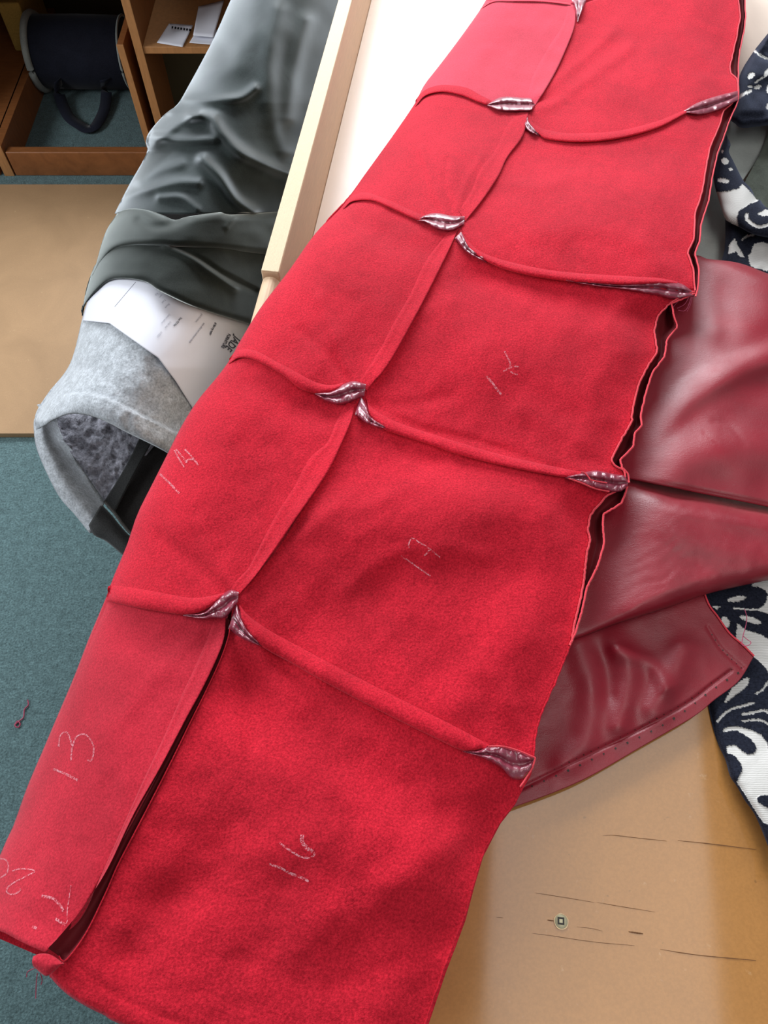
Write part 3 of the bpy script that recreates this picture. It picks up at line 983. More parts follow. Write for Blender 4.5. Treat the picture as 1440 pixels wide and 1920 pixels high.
rows = [(TOPL, TOPR), ROW[0], ROW[1], ROW[2], ROW[3], ROW[4], (BOTL, BOTR)]
YL = [-170, 2, 192, 382, 676, 1120, 1738]
YM = [-160, 10, 203, 425, 735, 1125, 1790]
RIGHTS = [[(1390, -200), (1390, -100)], [(1390, -100)] + RE[:10], RE[9:], RE2, RE3, RE4]
for r_i in range(6):
    tl, tr_ = rows[r_i]
    bl, br = rows[r_i + 1]
    g_ = coons(tl, bl, cut(LFS, YL[r_i], YL[r_i + 1]), cut(MSS, YM[r_i], YM[r_i + 1]), 60, 70 if r_i > 1 else 50, (1, 1, 0, 0))
    addpanel('suede_panel', g_, H(g_[..., 0], g_[..., 1]), M_SUEDE_PINK if r_i < 2 else M_SUEDE_ROSE if r_i == 5 else M_SUEDE)
    if r_i == 0:
        continue
    lft = cut(MSS, YM[r_i], YM[r_i + 1]) if r_i < 5 else [(436, 1125)] + G4[:-1] + [(104, 1812), (92, 1830)]
    g_ = coons(tr_, br, lft, RIGHTS[r_i], 110, (70, 70, 70, 80, 110)[r_i - 1], (1, 1, 0, 0))
    z_ = H(g_[..., 0], g_[..., 1])
    if r_i == 5:
        dd = dist(g_[..., 0], g_[..., 1], spline(BOTR, 60))
        z_ = z_ - 0.004 * np.clip(1 - dd / 16, 0, 1) ** 2
    addpanel('suede_panel', g_, z_, M_SUEDE)

# underside layer: wraps round the left fold and runs back flat beneath
nv = 150
Lc = LFS[np.linspace(0, len(LFS) - 1, nv).astype(int)]
Rc = FULLR[np.linspace(0, len(FULLR) - 1, nv).astype(int)]
uu = np.r_[np.linspace(0, 0.12, 12), np.linspace(0.14, 0.97, 22)]
gu = Lc[:, None] * (1 - uu)[None, :, None] + Rc[:, None] * uu[None, :, None]
zE = H(Lc[:, 0], Lc[:, 1])[:, None]
wpx = np.hypot(*(Rc - Lc).T)[:, None]
dpx = uu[None] * wpx
q = np.clip(1 - dpx / 60.0, 0, 1)
ztop = H(gu[..., 0], gu[..., 1])
zb = np.maximum(zE - 0.012 * np.sqrt(np.clip(1 - q * q, 0, 1)), 0)
flat = np.interp(Lc[:, 1], [0, 60, 520, 900], [ZP + .02, ZP + .022, ZT + .003, ZT + .004])[:, None]
zb = np.where(uu[None] > 0.13, np.minimum(flat + 0 * zb, ztop - 0.004), zb)
mixu = sstep(0.10, 0.45, uu)[None]
zb = (zE - 0.012 * np.sqrt(np.clip(1 - q * q, 0, 1))) * (1 - mixu) + np.minimum(flat, ztop - .004) * mixu
o = grid('under_panel', P(gu[..., 0], gu[..., 1], zb), M_SUEDE, red)


def ribbon(name, up, lo, n=60, h=0.0055, mat=M_SUEDE, under=True, base=0.0004, parent=None):
    U, L_ = spline(up, n), spline(lo, n)
    ts = [0, .12, .3, .5, .7, .85, .95, 1.0, 0.98]
    hs = [0, .45, .78, .97, 1.0, .92, .72, .35, -.1]
    rows_ = []
    fade = np.clip(np.minimum(np.arange(n), np.arange(n)[::-1]) / 3.0, 0.35, 1)
    for t, hh in zip(ts, hs):
        q_ = U * (1 - t) + L_ * t
        rows_.append(P(q_[:, 0], q_[:, 1], H(q_[:, 0], q_[:, 1]) + base + h * hh * fade))
    return grid(name, np.array(rows_), mat, parent or red)


ribbon('seam_allowance', [(779, 188), (790, 174), (807, 164), (833, 159), (873, 164), (900, 178), (924, 190)], [(779, 200), (798, 180), (829, 173), (864, 179), (895, 191), (918, 199)])
ribbon('seam_allowance', [(994, 226), (1018, 242), (1024, 243), (1055, 249), (1090, 250), (1161, 245), (1232, 227), (1279, 208), (1303, 197)], [(993, 238), (1010, 252), (1029, 262), (1090, 267), (1161, 260), (1232, 241), (1279, 217), (1296, 209)])
ribbon('seam_allowance', [(643, 386), (657, 369), (680, 361), (700, 364), (740, 380), (790, 402), (806, 406)], [(644, 392), (662, 378), (700, 377), (740, 394), (785, 414), (802, 415)])
ribbon('seam_allowance', [(866, 436), (880, 454), (902, 472), (949, 489), (1043, 508), (1161, 517), (1232, 521), (1270, 528)], [(866, 440), (887, 474), (949, 506), (1043, 525), (1161, 534), (1232, 532), (1270, 532)], h=.007)
ribbon('seam_allowance', [(430, 672), (447, 656), (480, 658), (530, 684), (560, 700), (591, 716), (618, 722), (643, 718)], [(430, 682), (450, 671), (480, 676), (530, 703), (560, 727), (591, 738), (622, 735), (647, 721)])
ribbon('seam_allowance', [(685, 743), (695, 762), (727, 783), (768, 800), (860, 829), (950, 855), (1060, 879), (1090, 884)], [(689, 752), (693, 779), (716, 802), (737, 812), (810, 835), (860, 853), (950, 875), (1050, 894), (1084, 895)])
ribbon('seam_allowance', [(202, 1112), (206, 1098), (250, 1102), (300, 1111), (360, 1121), (400, 1116), (421, 1111)], [(199, 1126), (230, 1134), (275, 1143), (350, 1153), (390, 1141), (418, 1116)], h=.007)
ribbon('seam_allowance', [(449, 1133), (466, 1154), (507, 1183), (570, 1217), (620, 1244), (720, 1295), (820, 1345), (880, 1376), (917, 1397)], [(448, 1140), (457, 1175), (491, 1212), (549, 1245), (618, 1284), (720, 1337), (820, 1386), (870, 1408), (907, 1404)], n=90, h=.008)
ribbon('seam_allowance', [(903, 14), (925, 0), (960, -1), (1020, 0), (1070, 5)], [(900, 18), (925, 4), (960, 3), (1020, 4), (1070, 10)], h=.002, mat=M_SUEDE_PINK)


def flap(name, Lp, Rp, mat=M_SUEDE, lift=0.0055, n=60):
    L_, R_ = spline(Lp, n), spline(Rp, n)
    ts = np.r_[np.linspace(0, 1, 12), 1.0]
    hs = np.r_[lift * np.array([0, .22, .34, .36, .38, .44, .54, .64, .76, .86, .95, 1.0]), 0.0004]
    rows_ = []
    fade = np.clip(np.minimum(np.arange(n), np.arange(n)[::-1]) / 6.0, 0.15, 1)
    for t, hh in zip(ts, hs):
        q_ = L_ * (1 - t) + R_ * t
        rows_.append(P(q_[:, 0], q_[:, 1], H(q_[:, 0], q_[:, 1]) + 0.0006 + hh * fade))
    return grid(name, np.array(rows_), mat, red)


V0L = [(1066, 12), (1053, 50), (1022, 99), (998, 145), (988, 184)]; V0R = [(1080, 20), (1076, 53), (1060, 95), (1042, 134), (1019, 174), (1004, 197)]
V1L = [(975, 209), (949, 238), (927, 284), (900, 318), (882, 362), (860, 395)]; V1R = [(991, 211), (980, 255), (951, 295), (935, 329), (909, 369), (873, 415)]
V2L = [(844, 432), (824, 455), (795, 495), (770, 550), (740, 602), (715, 650), (690, 690), (674, 714)]; V2R = [(859, 430), (848, 455), (831, 491), (788, 576), (741, 662), (714, 702), (704, 712), (688, 733)]
V3L = [(650, 754), (629, 793), (614, 829), (580, 860), (550, 915), (515, 970), (480, 1038), (466, 1065), (445, 1087), (432, 1106)]; V3R = [(666, 758), (656, 795), (631, 852), (625, 865), (605, 900), (560, 965), (515, 1030), (475, 1085), (449, 1114)]
V4L = [(403, 1156), (389, 1196), (362, 1258), (342, 1300), (310, 1375), (270, 1460), (230, 1550), (190, 1640), (150, 1725), (88, 1772)]; V4R = [(424, 1158), (420, 1196), (407, 1233), (380, 1290), (350, 1345), (300, 1440), (250, 1528), (200, 1632), (150, 1708), (110, 1757), (90, 1778)]
flap('pressed_seam', V0L, V0R, M_SUEDE_PINK, .004)
flap('pressed_seam', V1L, V1R, M_SUEDE, .005)
flap('pressed_seam', V2L, V2R, M_SUEDE, .006)
flap('pressed_seam', V3L, V3R, M_SUEDE, .008)
flap('pressed_seam', V4L, V4R, M_SUEDE_ROSE, .008)


def groove(A_, B_, depth=0.010, n=90, rim=True, lift=0.001, rA=True):
    """the open fold between two raw edges: dark leather faces down to a valley, with the pink cut edges on top"""
    a_, b_ = spline(A_, n, False), spline(B_, n, False)
    ts = [0, .25, .45, .55, .75, 1]
    hs = [0, -.7, -1, -1, -.7, 0]
    rows_ = []
    for t, hh in zip(ts, hs):
        q_ = a_ * (1 - t) + b_ * t
        za = H(a_[:, 0], a_[:, 1]) + lift
        rows_.append(P(q_[:, 0], q_[:, 1], za + depth * hh))
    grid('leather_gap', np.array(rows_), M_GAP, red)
    for e, on in ((a_, rA), (b_, rim)):
        if on:
            zz_ = H(a_[:, 0], a_[:, 1]) + lift + 0.0006 + 0.0003 * RNG.randn(n) * 0.5
            jit = e + RNG.randn(n, 2) * 0.35
            tube('cut_edge', P(jit[:, 0], jit[:, 1], zz_), 0.0011, M_RIM, red, n=6)
    return a_, b_


# the deep opening beside the long pressed seam
a_, b_ = spline(V4R[:], 90), spline(G4, 90)
rows_ = []
for t, hh in zip([0, .3, .6, .85, 1], [0.004, -.007, -.009, -.005, 0.003]):
    q_ = a_ * (1 - t) + b_ * t
    rows_.append(P(q_[:, 0], q_[:, 1], H(b_[:, 0], b_[:, 1]) + hh))
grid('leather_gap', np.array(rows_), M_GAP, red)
tube('cut_edge', P(b_[:, 0], b_[:, 1], H(b_[:, 0], b_[:, 1]) + 0.003), 0.0006, M_SUEDE, red, n=6)
# right hand open edge, three lengths
OUT1 = [(1397, -60), (1397, 5), (1398, 30), (1395, 60), (1387, 95), (1385, 122), (1384, 145), (1385, 160), (1385, 182), (1384, 191), (1368, 225), (1360, 250), (1346, 285), (1336, 330), (1329, 375), (1315, 420), (1312, 452), (1303, 476), (1311, 505), (1309, 540), (1304, 556)]
OUT2 = [(1303, 550), (1290, 556), (1259, 569), (1263, 590), (1270, 613), (1251, 636), (1246, 669), (1223, 699), (1209, 744), (1201, 780), (1204, 797), (1190, 813), (1187, 838), (1163, 862), (1166, 876), (1178, 888), (1179, 905)]
OUT3 = [(1177, 912), (1165, 944), (1157, 948), (1153, 952), (1132, 963), (1130, 985), (1133, 1019), (1121, 1061), (1100, 1103), (1090, 1151), (1079, 1186), (1068, 1210)]
groove(RE, OUT1, 0.014)
groove(RE2, OUT2, 0.016)
groove(RE3[:10], OUT3, 0.014)
e = spline(RE3[9:] + RE4, 120, False)
jit = e + RNG.randn(120, 2) * 0.5
tube('cut_edge', P(jit[:, 0], jit[:, 1], H(e[:, 0], e[:, 1])), 0.0009, M_SUEDE, red, n=6)

# outer face of the lower layer, dropping to the table
for side in (OUT1, OUT2, OUT3, RE3[9:] + RE4):
    q_ = spline(side, 80, False)
    zt_ = H(q_[:, 0] - 6, q_[:, 1])
    lowz = np.interp(q_[:, 1], [0, 60, 430, 478, 1500, 1560], [ZP + .02, ZP + .022, ZT + .004, ZT + .031, ZT + .031, ZT + .004])
    rows_ = []
    for t in np.linspace(0, 1, 5):
        bulge = 2.5 * math.sin(math.pi * t)
        rows_.append(P(q_[:, 0] - 3 + bulge - 5 * t, q_[:, 1], zt_ * (1 - t) + np.minimum(lowz, zt_ - .004) * t))
    grid('side_fall', np.array(rows_), M_SUEDE, red)

# gathered leather showing at the seam crossings
def knot(up, lo, nu=44, nv_=14, name='leather_knot', amp=.0018, h=.006):
    U, L_ = spline(up, nu), spline(lo, nu)
    v_ = np.linspace(0, 1, nv_)[:, None, None]
    g_ = U[None] * (1 - v_) + L_[None] * v_
    vv_ = np.linspace(0, 1, nv_)[:, None]
    z_ = H(g_[..., 0], g_[..., 1]) + h + .0025 * np.abs(np.sin(vv_ * 2 * np.pi)) - .0035 * np.exp(-((vv_ - .48) / .09) ** 2)
    z_ = z_ + amp * fbm(g_[..., 0] / 8, g_[..., 1] / 12, 3) + .0004 * np.sin(g_[..., 0] / 3.1 + 2 * vnoise(g_[..., 0] / 15, g_[..., 1] / 15))
    end = np.clip(np.minimum(np.arange(nu), np.arange(nu)[::-1]) / 5, 0, 1)[None]
    z_ = np.where(vv_ < 0.001, H(g_[..., 0], g_[..., 1]) + h * .3, z_)
    z_ = np.where(vv_ > .999, H(g_[..., 0], g_[..., 1]) + .0002, z_)
    z_ = z_ * end + (H(g_[..., 0], g_[..., 1]) + h * .5) * (1 - end)
    o_ = grid(name, P(g_[..., 0], g_[..., 1], z_), M_KNOT, red)
    o_['label'] = 'shiny purple-maroon leather gathered at the seam crossing'
    return o_


def sc_(pts, ox, oy, s):
    return [(ox + x / s, oy + y / s) for x, y in pts]


knot(sc_([(780, 432), (830, 400), (880, 375), (950, 365), (1080, 375), (1150, 380), (1182, 425)], 740, 100, 4.5), sc_([(780, 440), (870, 480), (950, 492), (1060, 490), (1150, 485), (1182, 440)], 740, 100, 4.5))
knot(sc_([(1105, 440), (1160, 408), (1240, 380), (1320, 360)], 760, 0, 2.118), sc_([(1110, 447), (1170, 456), (1240, 440), (1322, 398)], 760, 0, 2.118))
knot(sc_([(1120, 540), (1145, 590), (1220, 685)], 740, 100, 4.5), sc_([(1088, 600), (1125, 655), (1215, 695)], 740, 100, 4.5), nv_=8)
knot(sc_([(190, 1400), (270, 1360), (360, 1348), (480, 1370), (590, 1375)], 740, 100, 4.5), sc_([(190, 1412), (270, 1430), (350, 1480), (480, 1500), (585, 1440)], 740, 100, 4.5))
knot(sc_([(560, 1505), (595, 1560), (640, 1640), (780, 1740)], 740, 100, 4.5), sc_([(508, 1560), (560, 1630), (640, 1700), (770, 1765)], 740, 100, 4.5), nv_=8)
knot(sc_([(0, 142), (200, 168), (450, 192), (700, 165), (850, 185), (935, 240)], 1040, 480, 3.6), sc_([(0, 150), (250, 200), (480, 228), (700, 268), (800, 292), (940, 268)], 1040, 480, 3.6), nu=70, h=.003)
knot(sc_([(145, 372), (300, 350), (400, 290), (500, 262), (605, 290)], 560, 660, 4.8), sc_([(150, 382), (250, 445), (360, 475), (440, 460), (590, 395)], 560, 660, 4.8))
knot(sc_([(560, 400), (612, 480), (650, 580), (800, 682)], 560, 660, 4.8), sc_([(505, 560), (600, 635), (700, 675), (795, 694)], 560, 660, 4.8), nv_=8)
knot(sc_([(0, 480), (200, 440), (420, 388), (560, 382), (820, 438), (1000, 470), (1055, 560)], 1060, 840, 9), sc_([(0, 505), (280, 592), (500, 684), (740, 740), (880, 742), (960, 722), (1055, 640)], 1060, 840, 9), nu=70, nv_=20)
knot(sc_([(110, 495), (300, 470), (400, 370), (480, 300), (545, 268), (612, 290)], 320, 1050, 4.8), sc_([(110, 502), (270, 532), (390, 524), (490, 522), (560, 440), (605, 380)], 320, 1050, 4.8))
knot(sc_([(590, 395), (622, 470), (690, 620), (820, 770)], 320, 1050, 4.8), sc_([(518, 620), (620, 695), (720, 745), (815, 778)], 320, 1050, 4.8), nv_=9)
knot(sc_([(50, 350), (250, 345), (400, 285), (600, 288), (820, 348), (1035, 440)], 860, 1360, 7.2), sc_([(55, 357), (300, 432), (560, 562), (700, 705), (830, 735), (960, 650), (1022, 470)], 860, 1360, 7.2), nu=60, nv_=20)
knot([(1072, 0), (1078, 15), (1082, 40)], [(1099, 0), (1094, 15), (1084, 41)], nv_=14, nu=24)
# lighter raw rims along the knots
for c_ in (sc_([(400, 285), (600, 288), (820, 348), (1035, 440)], 860, 1360, 7.2), sc_([(1035, 440), (1000, 560), (950, 650), (880, 760), (830, 830)], 860, 1360, 7.2),
           sc_([(270, 400), (330, 420), (400, 500), (450, 545), (700, 590)], 1060, 840, 9), sc_([(50, 510), (150, 545), (280, 592), (500, 684), (740, 735)], 1060, 840, 9)):
    q_ = spline(c_, 40)
    tube('cut_edge', P(q_[:, 0], q_[:, 1], H(q_[:, 0], q_[:, 1]) + .0085), 0.0008, M_RIM, red, n=6)

# little turned-back corner at the bottom hem
g_ = coons([(62, 1793), (75, 1788), (95, 1790), (120, 1806)], [(62, 1812), (85, 1830), (100, 1822), (116, 1808)], [(62, 1793), (60, 1803), (62, 1812)], [(120, 1806), (116, 1808)], 20, 12)
z_ = H(g_[..., 0], g_[..., 1]) + .006 + .004 * np.sin(np.pi * np.linspace(0, 1, 12))[:, None]
o = grid('hem_corner', P(g_[..., 0], g_[..., 1], z_), M_SUEDE_ROSE, red, .0015)
for c_ in ([(70, 1825), (68, 1845), (67, 1872)], [(76, 1826), (79, 1838), (77, 1846)], [(66, 1815), (52, 1822), (50, 1832)]):
    q_ = spline(c_, 14)
    tube('loose_thread', P(q_[:, 0], q_[:, 1], H(60, 1790) - .004 - .0004 * np.arange(14)), 0.00035, M_THREAD, red, n=5)
for c_ in ([(1296, 556), (1290, 575), (1283, 583), (1272, 582)], [(1292, 556), (1284, 570), (1270, 578)], [(1298, 556), (1294, 572), (1288, 584)], [(1290, 555), (1272, 565), (1262, 576)]):
    q_ = spline(c_, 14)
    tube('loose_thread', P(q_[:, 0], q_[:, 1], ZT + .050 - .001 * np.arange(14)), 0.0004, M_THREAD2, red, n=5)

# chalk numbers
def chalk(strokes, wpx_):
    cv_, cf_ = [], []
    for st_ in strokes:
        wk = wpx_
        if isinstance(st_, tuple):
            st_, wk = st_
        q_ = spline(st_, max(10, int(len(st_) * 7)))
        n_ = len(q_)
        b0_ = len(cv_)
        for i_, (x, y) in enumerate(q_):
            t_ = q_[min(i_ + 1, n_ - 1)] - q_[max(i_ - 1, 0)]
            t_ = t_ / (np.hypot(*t_) + 1e-9)
            for s_ in (-1, 0, 1):
                ww_ = wk * (0.8 + 0.4 * random.random())
                X, Y = x - t_[1] * s_ * ww_, y + t_[0] * s_ * ww_
                cv_.append(P(X, Y, H(X, Y) + 0.0009))
        for i_ in range(n_ - 1):
            for s_ in (0, 1):
                a__ = b0_ + 3 * i_ + s_
                cf_.append((a__, a__ + 1, a__ + 4, a__ + 3))
    o_ = mesh_from('chalk_number', cv_, cf_, M_CHALK, red, smooth=False)
    return o_


chalk([(sc_([(330, 880), (420, 980), (520, 1110), (610, 1230)], 880, 620, 10.28), 2.0), sc_([(680, 400), (735, 510), (790, 640), (770, 730)], 880, 620, 10.28), sc_([(650, 780), (760, 730), (870, 690), (960, 700)], 880, 620, 10.28), sc_([(790, 790), (850, 820), (930, 850)], 880, 620, 10.28)], 1.3)['label'] = 'chalk 14'
chalk([[(768, 1028), (766, 1021), (773, 1009), (786, 1017), (800, 1025), (825, 1045)], [(795, 1042), (800, 1038), (806, 1030)], [(752, 1042), (778, 1060), (807, 1080)]], 1.3)['label'] = 'chalk 17'
chalk([[(327, 844), (333, 856), (346, 876)], [(330, 842), (345, 860), (349, 866)], [(346, 842), (356, 852), (372, 872)], [(349, 868), (352, 862), (362, 861)], ([(300, 889), (318, 906), (336, 925)], 1.9)], 1.5)['label'] = 'chalk 15'
chalk([[(110, 1400), (113, 1380), (125, 1373), (134, 1395), (133, 1426)], [(135, 1402), (143, 1382), (160, 1377), (174, 1395), (175, 1415), (170, 1427), (164, 1425)], ([(100, 1442), (120, 1450), (146, 1463)], 2.2)], 1.4)['label'] = 'chalk 13'
chalk([(sc_([(400, 540), (500, 620), (650, 720), (760, 780), (880, 795), (970, 760), (1000, 700)], 480, 1520, 9), 1.8), (sc_([(790, 400), (770, 500), (850, 620), (960, 690)], 480, 1520, 9), 3.4), (sc_([(220, 905), (400, 960), (560, 1050), (720, 1110), (890, 1190)], 480, 1520, 9), 2.4)], 2)['label'] = 'chalk 16'
chalk([sc_([(110, 350), (200, 330), (312, 350), (230, 400), (100, 470), (58, 530), (90, 560), (150, 550), (190, 510)], 0, 1560, 4.8), sc_([(0, 240), (50, 250), (75, 300), (60, 370), (0, 415)], 0, 1560, 4.8)], 1.3)['label'] = 'chalk 20'
chalk([(sc_([(370, 575), (480, 600), (540, 660), (572, 712)], 0, 1560, 4.8), 2.6), sc_([(640, 480), (620, 600), (605, 720), (605, 800), (590, 835)], 0, 1560, 4.8), (sc_([(500, 780), (590, 835)], 0, 1560, 4.8), 2.6), (sc_([(290, 850), (330, 868)], 0, 1560, 4.8), 2.5)], 1.0)['label'] = 'chalk tick'

# ------------------------------------------------------------------ maroon leather at the right
def lclip(px, py, z):
    sm = spline([(1385, 0), (1378, 190), (1335, 330), (1300, 540), (1235, 670), (1165, 850), (1125, 970), (1075, 1200)], 80)
    zmax = ZT + 0.026 + 0.024 * sstep(-10, 170, px - np.interp(py, sm[:, 1], sm[:, 0]))
    return zmax - 0.006 * np.log1p(np.exp((zmax - z) / 0.006))


lea = thing('leather_garment', tuple(P(1250, 1000, ZT)), 'glossy maroon leather garment folded beneath the red suede on its right', 'garment')
g = coons([(1180, 560), (1290, 484), (1330, 486), (1385, 493), (1440, 513), (1560, 560)], [(1080, 880), (1180, 897), (1300, 922), (1440, 950), (1560, 980)],
          [(1180, 560), (1120, 700), (1080, 880)], [(1560, 560), (1560, 980)], 150, 130)
px, py = g[..., 0], g[..., 1]
z = ZT + 0.040 + ridge(px, py, [(1215, 815), (1250, 780), (1300, 737), (1360, 703), (1440, 672), (1520, 660)], 22, .016) \
    + ridge(px, py, [(1330, 520), (1326, 570), (1335, 620)], 22, .004) + ridge(px, py, [(1310, 600), (1290, 700), (1250, 760)], 40, -.006) \
    + ridge(px, py, [(1210, 880), (1300, 850), (1440, 840)], 40, .010) + ridge(px, py, [(1340, 790), (1370, 800), (1395, 830)], 7, -.0008) + ridge(px, py, [(1320, 812), (1345, 828)], 4, -.0006) \
    + edgefall(g, True, False, 22, .02) + 0.003 * fbm(px / 90, py / 90, 2) - .004 * (1 - sstep(0, 12, dist(px, py, g[-1, ::3])))
grid('upper_panel', P(px, py, lclip(px, py, z)), M_LEATHER, lea, .0015)
g = coons([(1060, 856), (1180, 886), (1300, 911), (1440, 935), (1560, 968)], [(1020, 1212), (1082, 1198), (1150, 1172), (1250, 1140), (1330, 1113), (1440, 1088), (1560, 1065)],
          [(1060, 856), (1040, 1040), (1020, 1212)], [(1560, 968), (1560, 1065)], 150, 110)
px, py = g[..., 0], g[..., 1]
roll = spline([(1020, 1212), (1082, 1198), (1150, 1172), (1250, 1140), (1330, 1113), (1440, 1088), (1560, 1065)], 40)
z = ZT + 0.048 + ridge(px, py, [(1190, 925), (1300, 945), (1440, 985)], 34, .006) + ridge(px, py, [(1200, 950), (1290, 1010), (1400, 1040)], 26, .006) \
    + ridge(px, py, [(1150, 1040), (1220, 1065), (1300, 1070)], 60, -.003) + ridge(px, py, [(1090, 1170), (1180, 1130), (1300, 1080), (1440, 1040)], 30, .002) \
    + edgefall(g, False, True, 34, .034) - .034 * (1 - sstep(4, 60, dist(px, py, g[0, ::3]))) + .0012 * fbm(px / 44, py / 44, 3) + .00025 * np.sin((px * .55 + py * 1.0) / 4.2 + 3 * vnoise(px / 40, py / 40)) * sstep(1440, 1150, px)
grid('middle_panel', P(px, py, lclip(px, py, z)), M_LEATHER, lea, .0015)
g = coons([(1000, 1230), (1100, 1180), (1200, 1140), (1318, 1100)], [(930, 1525), (1020, 1493), (1100, 1459), (1200, 1402), (1300, 1344), (1340, 1312), (1385, 1277), (1414, 1230)],
          [(1000, 1230), (960, 1400), (930, 1525)], [(1318, 1100), (1330, 1135), (1345, 1155), (1368, 1187), (1392, 1208), (1414, 1230)], 150, 120)
px, py = g[..., 0], g[..., 1]


def ZL(px, py):
    return ZT + 0.013 + ridge(px, py, [(1085, 1210), (1110, 1290), (1100, 1380), (1060, 1430)], 26, .006) + ridge(px, py, [(1150, 1205), (1180, 1260), (1160, 1360)], 24, .006) \
        + ridge(px, py, [(1130, 1220), (1140, 1300)], 18, -.003) + ridge(px, py, [(1160, 1220), (1220, 1245), (1250, 1290)], 15, .004) + ridge(px, py, [(1225, 1330), (1260, 1270), (1280, 1220)], 26, .006) \
        + ridge(px, py, [(1370, 1258), (1335, 1284), (1290, 1318), (1200, 1368), (1100, 1417), (985, 1474), (930, 1500)], 4, -.0022) \
        + ridge(px, py, [(1326, 1175), (1352, 1216), (1392, 1252)], 3, -.0015) + .0005 * fbm(px / 40, py / 40, 2)


grid('lower_panel', P(px, py, ZL(px, py)), M_LEATHER, lea, .0015)
q_ = spline([(1318, 1105), (1330, 1135), (1345, 1155), (1368, 1187), (1392, 1208), (1414, 1230)], 40)
tube('cut_edge', P(q_[:, 0], q_[:, 1], ZL(q_[:, 0], q_[:, 1]) + .001), 0.0010, M_RIM, lea, n=6)
# stitch holes of the hem as one punched pattern
hv, hf = [], []
hs_ = spline([(1384, 1262), (1332, 1296), (1280, 1336), (1228, 1368), (1131, 1414), (1072, 1442), (1002, 1472), (975, 1484)], 20)
hs2 = spline([(1372, 1255), (1335, 1280), (1290, 1314), (1200, 1364), (1100, 1413), (985, 1470)], 30)
for (arr, r) in ((hs_, 2.4), (hs2, 1.2), (spline([(1335, 1190), (1350, 1213), (1372, 1236), (1390, 1252)], 8), 1.3)):
    for (x, y) in arr:
        b0 = len(hv)
        r_ = r * (0.7 + 0.6 * random.random())
        for (dx, dy) in ((-.9, -.3), (.3, -1.0), (.9, .4), (-.2, .8)):
            hv.append(P(x + dx * r_, y + dy * r_, ZL(np.array(x + dx * r_), np.array(y + dy * r_)) + .0005))
        hf.append((b0, b0 + 1, b0 + 2, b0 + 3))
mesh_from('stitch_holes', hv, hf, M_DARK, lea, smooth=False)['kind'] = 'stuff'

# ------------------------------------------------------------------ black and cream patterned cloth
def sc2(pts, oy):
    return [(1300 + x / 7.386, oy + y / 7.386) for x, y in pts]


def paint(px, py, ops):
    jx = px + 1.1 * vnoise(px / 1.6, py / 1.6)
    jy = py + 1.1 * vnoise(px / 1.6 + 40, py / 1.6)
    pile = np.ones(px.shape)
    for kind, val, geo in ops:
        if kind == 'poly':
            pile[inside(jx, jy, geo)] = val
        elif kind == 'ell':
            cx, cy, rx, ry, an = geo
            a = math.radians(an)
            X = (jx - cx) * math.cos(a) + (jy - cy) * math.sin(a)
            Y = -(jx - cx) * math.sin(a) + (jy - cy) * math.cos(a)
            pile[(X / rx) ** 2 + (Y / ry) ** 2 < 1] = val
        else:
            pts_, wd_ = geo
            pile[dist(jx, jy, spline(pts_, 24)) < wd_] = val
    return pile


ops = [
    ('poly', 0, sc2([(800, 60), (900, -40), (1600, -40), (1600, 440), (1034, 445), (870, 400), (960, 350), (1010, 290), (1034, 180), (990, 120), (900, 80)], 1090)),
    ('ell', 0, (1381.5, 1123, 18, 5, -9)),
    ('line', 0, ([(1377, 1141), (1395, 1142), (1420, 1144)], 1.5)),
    ('poly', 0, [(1336, 1137), (1352, 1137), (1344, 1143)]),
    ('ell', 0, (1360.5, 1166, 7, 11, -25)),
    ('ell', 0, (1407, 1162, 21, 5.2, 17)),
    ('poly', 0, [(1383, 1168), (1388, 1173), (1397, 1181), (1427, 1190), (1440, 1198), (1520, 1240), (1520, 1340), (1446, 1275), (1438, 1256), (1430, 1246), (1417, 1234), (1400, 1222), (1375, 1205), (1380, 1195)]),
    ('poly', 0, [(1400, 1270), (1404, 1272), (1404, 1280), (1397, 1290), (1381, 1302), (1368, 1312), (1356, 1320), (1362, 1308), (1370, 1293), (1387, 1278)]),
    ('line', 0, ([(1416, 1301), (1430, 1293), (1440, 1278), (1450, 1270)], 1.6)),
    ('line', 0, ([(1345, 1352), (1361, 1336), (1376, 1328), (1395, 1323), (1413, 1318)], 2.0)),
    ('line', 0, ([(1393, 1339), (1415, 1336), (1429, 1332), (1440, 1335), (1460, 1345)], 2.2)),
    ('line', 0, ([(1393, 1352), (1412, 1350), (1429, 1351), (1442, 1359), (1460, 1375)], 1.8)),
    ('poly', 0, sc2([(400, 240), (440, 180), (560, 158), (700, 180), (850, 230), (950, 290), (1010, 370), (1040, 450), (1120, 560), (1600, 600), (1600, 2200), (1200, 2100), (970, 1500), (880, 1370), (700, 1080), (600, 930), (640, 850), (680, 780), (660, 680), (600, 600), (530, 545), (470, 530), (455, 450), (500, 425), (580, 425), (650, 480), (740, 550), (830, 540), (880, 490), (850, 400), (800, 340), (700, 270), (600, 220), (500, 220), (420, 245)], 1340)),
    ('poly', 1, sc2([(1030, 450), (1120, 460), (1200, 600), (1060, 560)], 1340)),
    ('poly', 1, sc2([(880, 1160), (920, 1120), (1034, 1110), (1120, 1150), (1120, 1290), (1034, 1290), (960, 1260), (900, 1210)], 1340)),
    ('poly', 1, sc2([(950, 1490), (1034, 1520), (1200, 1560), (1300, 2200), (1000, 2200)], 1340)),
]
pc = thing('patterned_cloth', tuple(P(1420, 1350, ZT)), 'white cloth with navy velvet swirls emerging beneath the maroon leather at the lower right', 'fabric')
